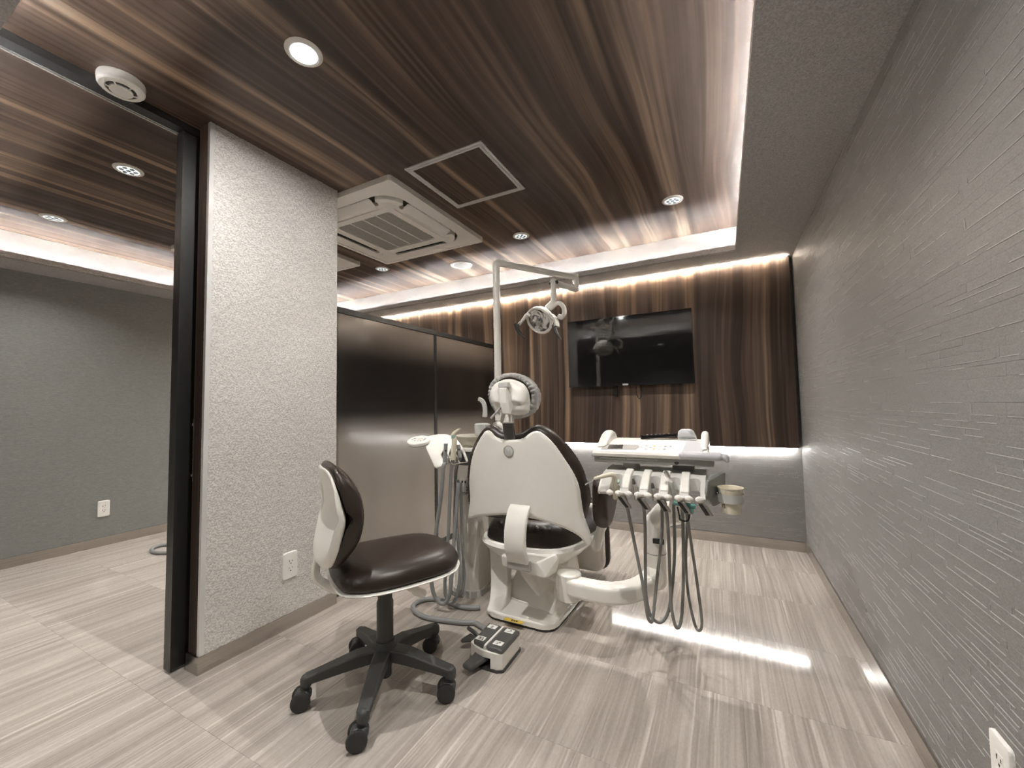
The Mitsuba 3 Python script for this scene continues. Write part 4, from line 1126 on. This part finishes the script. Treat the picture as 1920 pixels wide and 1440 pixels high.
# suction tools and syringe with their hoses
tools = [('grey suction nozzle in the slot of the tray nearest the round key pad', 'suction nozzle', 0), ('white curved syringe with green button in the middle slot of the tray', 'dental syringe', 1), ('short grey suction nozzle in the slot of the tray nearest the chair', 'suction nozzle', 2)]
for lab, cat_, i in tools:
    h = thing(cat_.replace(' ', '_'), lab, cat_)
    pv = {0: (834, 868, 836, 832), 1: (849, 862, 852, 826), 2: (863, 858, 859, 834)}[i]
    yy = tp(FU[i], .10)[1] - .018
    b, top = at(pv[0], pv[1], y=yy), at(pv[2], pv[3], y=yy)
    if i != 1:
        put(h + '__body', tube([b, (b + top) / 2, top], .0098, 4, 16), 'hose_grey', 45)
        put(h + '__switch', lathe([(0, 0), (.004, 0), (.003, .003), (0, .0035)], 14, (b * .35 + top * .65) + HD * .0105, HD), 'ink', 30)
    else:
        q1, q2, q3 = at(850, 817, y=yy), at(855, 810, y=yy), at(861, 805, y=yy)
        put(h + '__body', tube([b, (b + top) / 2, top, q1, q2, q3], .0130, 5, 16, np.r_[np.ones(16), np.linspace(1, .45, 10)]), 'cream', 45)
        put(h + '__tip', tube([q3, q3 * .5 + at(865, 803.4, y=yy) * .5 + A([0, 0, .002]), at(866, 805, y=yy)], .0022, 4, 10), 'chrome', 30)
        put(h + '__button', lathe([(0, 0), (.010, 0), (.0085, .005), (0, .006)], 20, q1 + HD * .0105 + A([0, 0, -.004]), HD), 'green_ring', 30, label='green button')
    hp_ = [[(833, 878), (829, 930), (821, 985), (815, 1030), (811, 1075), (813, 1105), (822, 1126), (836, 1131), (846, 1110), (850, 1060), (855, 990), (862, 905)],
           [(848, 884), (845, 950), (842, 1010), (837, 1075), (837, 1112), (845, 1133), (856, 1123), (864, 1085), (863, 1040), (858, 980), (860, 900)],
           [(857, 884), (855, 950), (853, 1010), (850, 1060), (846, 1098), (852, 1122), (866, 1118), (872, 1080), (868, 1000), (866, 905)]][i]
    pts = [b] + [at(a - 2, c_, y=(1.635, 1.680, 1.765)[i] + .08 * j / (len(hp_) - 1)) for j, (a, c_) in enumerate(hp_)]
    pts = [q if q[2] > .04 else A([q[0], q[1], .04]) for q in pts]
    put(h + '__hose', tube(pts, (.0098, .0085, .0085)[i], 8, 14), 'hose_grey', True)

# ------------------------------------------------------------------ foot control and its cable
t = thing('foot_control', 'white foot control with two dark grey pedals on the floor by the chair base', 'foot pedal')
fx0, fx1, fy0, fy1 = -.955, -.797, 1.405, 1.575
fm = (fx0 + fx1) / 2
body = Polygon([(fx0, fy0 + .030), (fx0 + .04, fy0 + .008), (fm, fy0 - .002), (fx1 - .02, fy0), (fx1, fy0 + .012), (fx1 - .004, fy1), (fx0 + .010, fy1)]).buffer(-.006).buffer(.006)
bm = prism(body, 'z', .010, .068)
bm = cut(bm, box(fx0 + .030, fx1 - .048, fy0 - .05, fy0 + .10, .0, .046))
put(t + '__body', bm, 'white', 30)
put(t + '__base', prism(body.buffer(.005), 'z', .0005, .0095), 'plastic_dark', 30)
put(t + '__cavity', box(fx0 + .034, fx1 - .052, fy0 + .09, fy0 + .0995, .010, .0455), 'ink', False)
for nm, a, b in (('l', fx0 + .006, fm - .006), ('r', fm + .006, fx1 + .001)):
    pd = Polygon([(a + .008 * (nm == 'l'), fy0 + .026 - .018 * (nm == 'r')), (b, fy0 + .008 + .0 * (nm == 'r')), (b, fy1 - .004), (a, fy1 - .004)]).buffer(-.008).buffer(.008)
    K = put(t + '__pedal', slab(pd, .010, .0, .008, sp=.012, side=.003).apply_translation((0, 0, .0715)), 'pedal_grey', 35, label='dark grey pedal')
    for v, txt in ((fy1 - .030, '2' if nm == 'l' else None), (fy0 + .045, 'S1' if nm == 'l' else None)):
        c = ((a + b) / 2, v)
        q = put(K + '__label', box(c[0] - .020, c[0] + .020, c[1] - .014, c[1] + .014, .0847, .0852), 'paper_label', False, label='white square label')
        if txt:
            m = meshkit.text_mesh(txt, .015, .0003, bold=True); m.vertices -= A([*m.vertices[:, :2].mean(0), 0])
            m = frame(m, (c[0], c[1], .0853), (1, 0, 0), (0, 1, 0), (0, 0, 1))
        else:
            m = cat(prism(Polygon([(-.009, -.006), (-.005, -.0075), (.004, .001), (.008, .000), (.008, .007), (.001, .007), (.003, .0035)]), 'z', 0, .0003)).apply_translation((c[0], c[1], .0853))
        put(K + '__print', m, 'ink', False)
put(t + '__lever', hull([((-.925, fy0 - .055, .030), .010), ((-.900, fy0 - .060, .030), .010), ((-.915, fy0 + .02, .034), .012), ((-.875, fy0 + .01, .034), .012), ((-.90, fy0 + .07, .034), .008)]), 'pedal_grey', 30, label='dark grey side lever')
for (a1, b1, z1), (a2, b2, z2) in (((868, 1201, .036), (882, 1192, .044)), ((879, 1178, .052), (890, 1186, .056))):
    g1, g2 = at(a1, b1, z=z1), at(a2, b2, z=z2)
    put(t + '__toggle', hull([(g1, .0085), (g2, .0085), ((fx0 + .004, g2[1] - .01, .045), .005)]), 'dark_metal', 30)
put(t + '__divider', rbox(fm - .0048, fm + .0048, fy0 + .008, fy1 - .006, .060, .0845, .002), 'white', 30)
cz = .0125
cab = [(fx0 + .03, fy1 - .01, .030), (fx0 + .015, fy1 + .02, .018)] + [(*at(a, b, z=cz)[:2], cz) for a, b in ((893, 1169), (865, 1167), (830, 1163), (798, 1157), (779, 1147), (775, 1136), (786, 1127), (810, 1123), (835, 1127), (862, 1137), (885, 1140), (900, 1139))]
put(t + '__cable', tube(cab, .0115, 8, 14), 'hose_grey', True)

# hose ends of the neighbouring unit showing past the door
t = thing('floor_hose', "grey hose coil on the neighbouring room's floor beside the black door", 'hose')
pp = [(*at(a, b, z=.013)[:2], .013) for a, b in ((330, 1020.5), (312, 1021), (295, 1024), (285, 1029), (286, 1034), (298, 1036.5), (318, 1036), (335, 1035.5))]
put(t + '__coil', tube(pp, .0125, 8, 12), 'hose_grey', True)
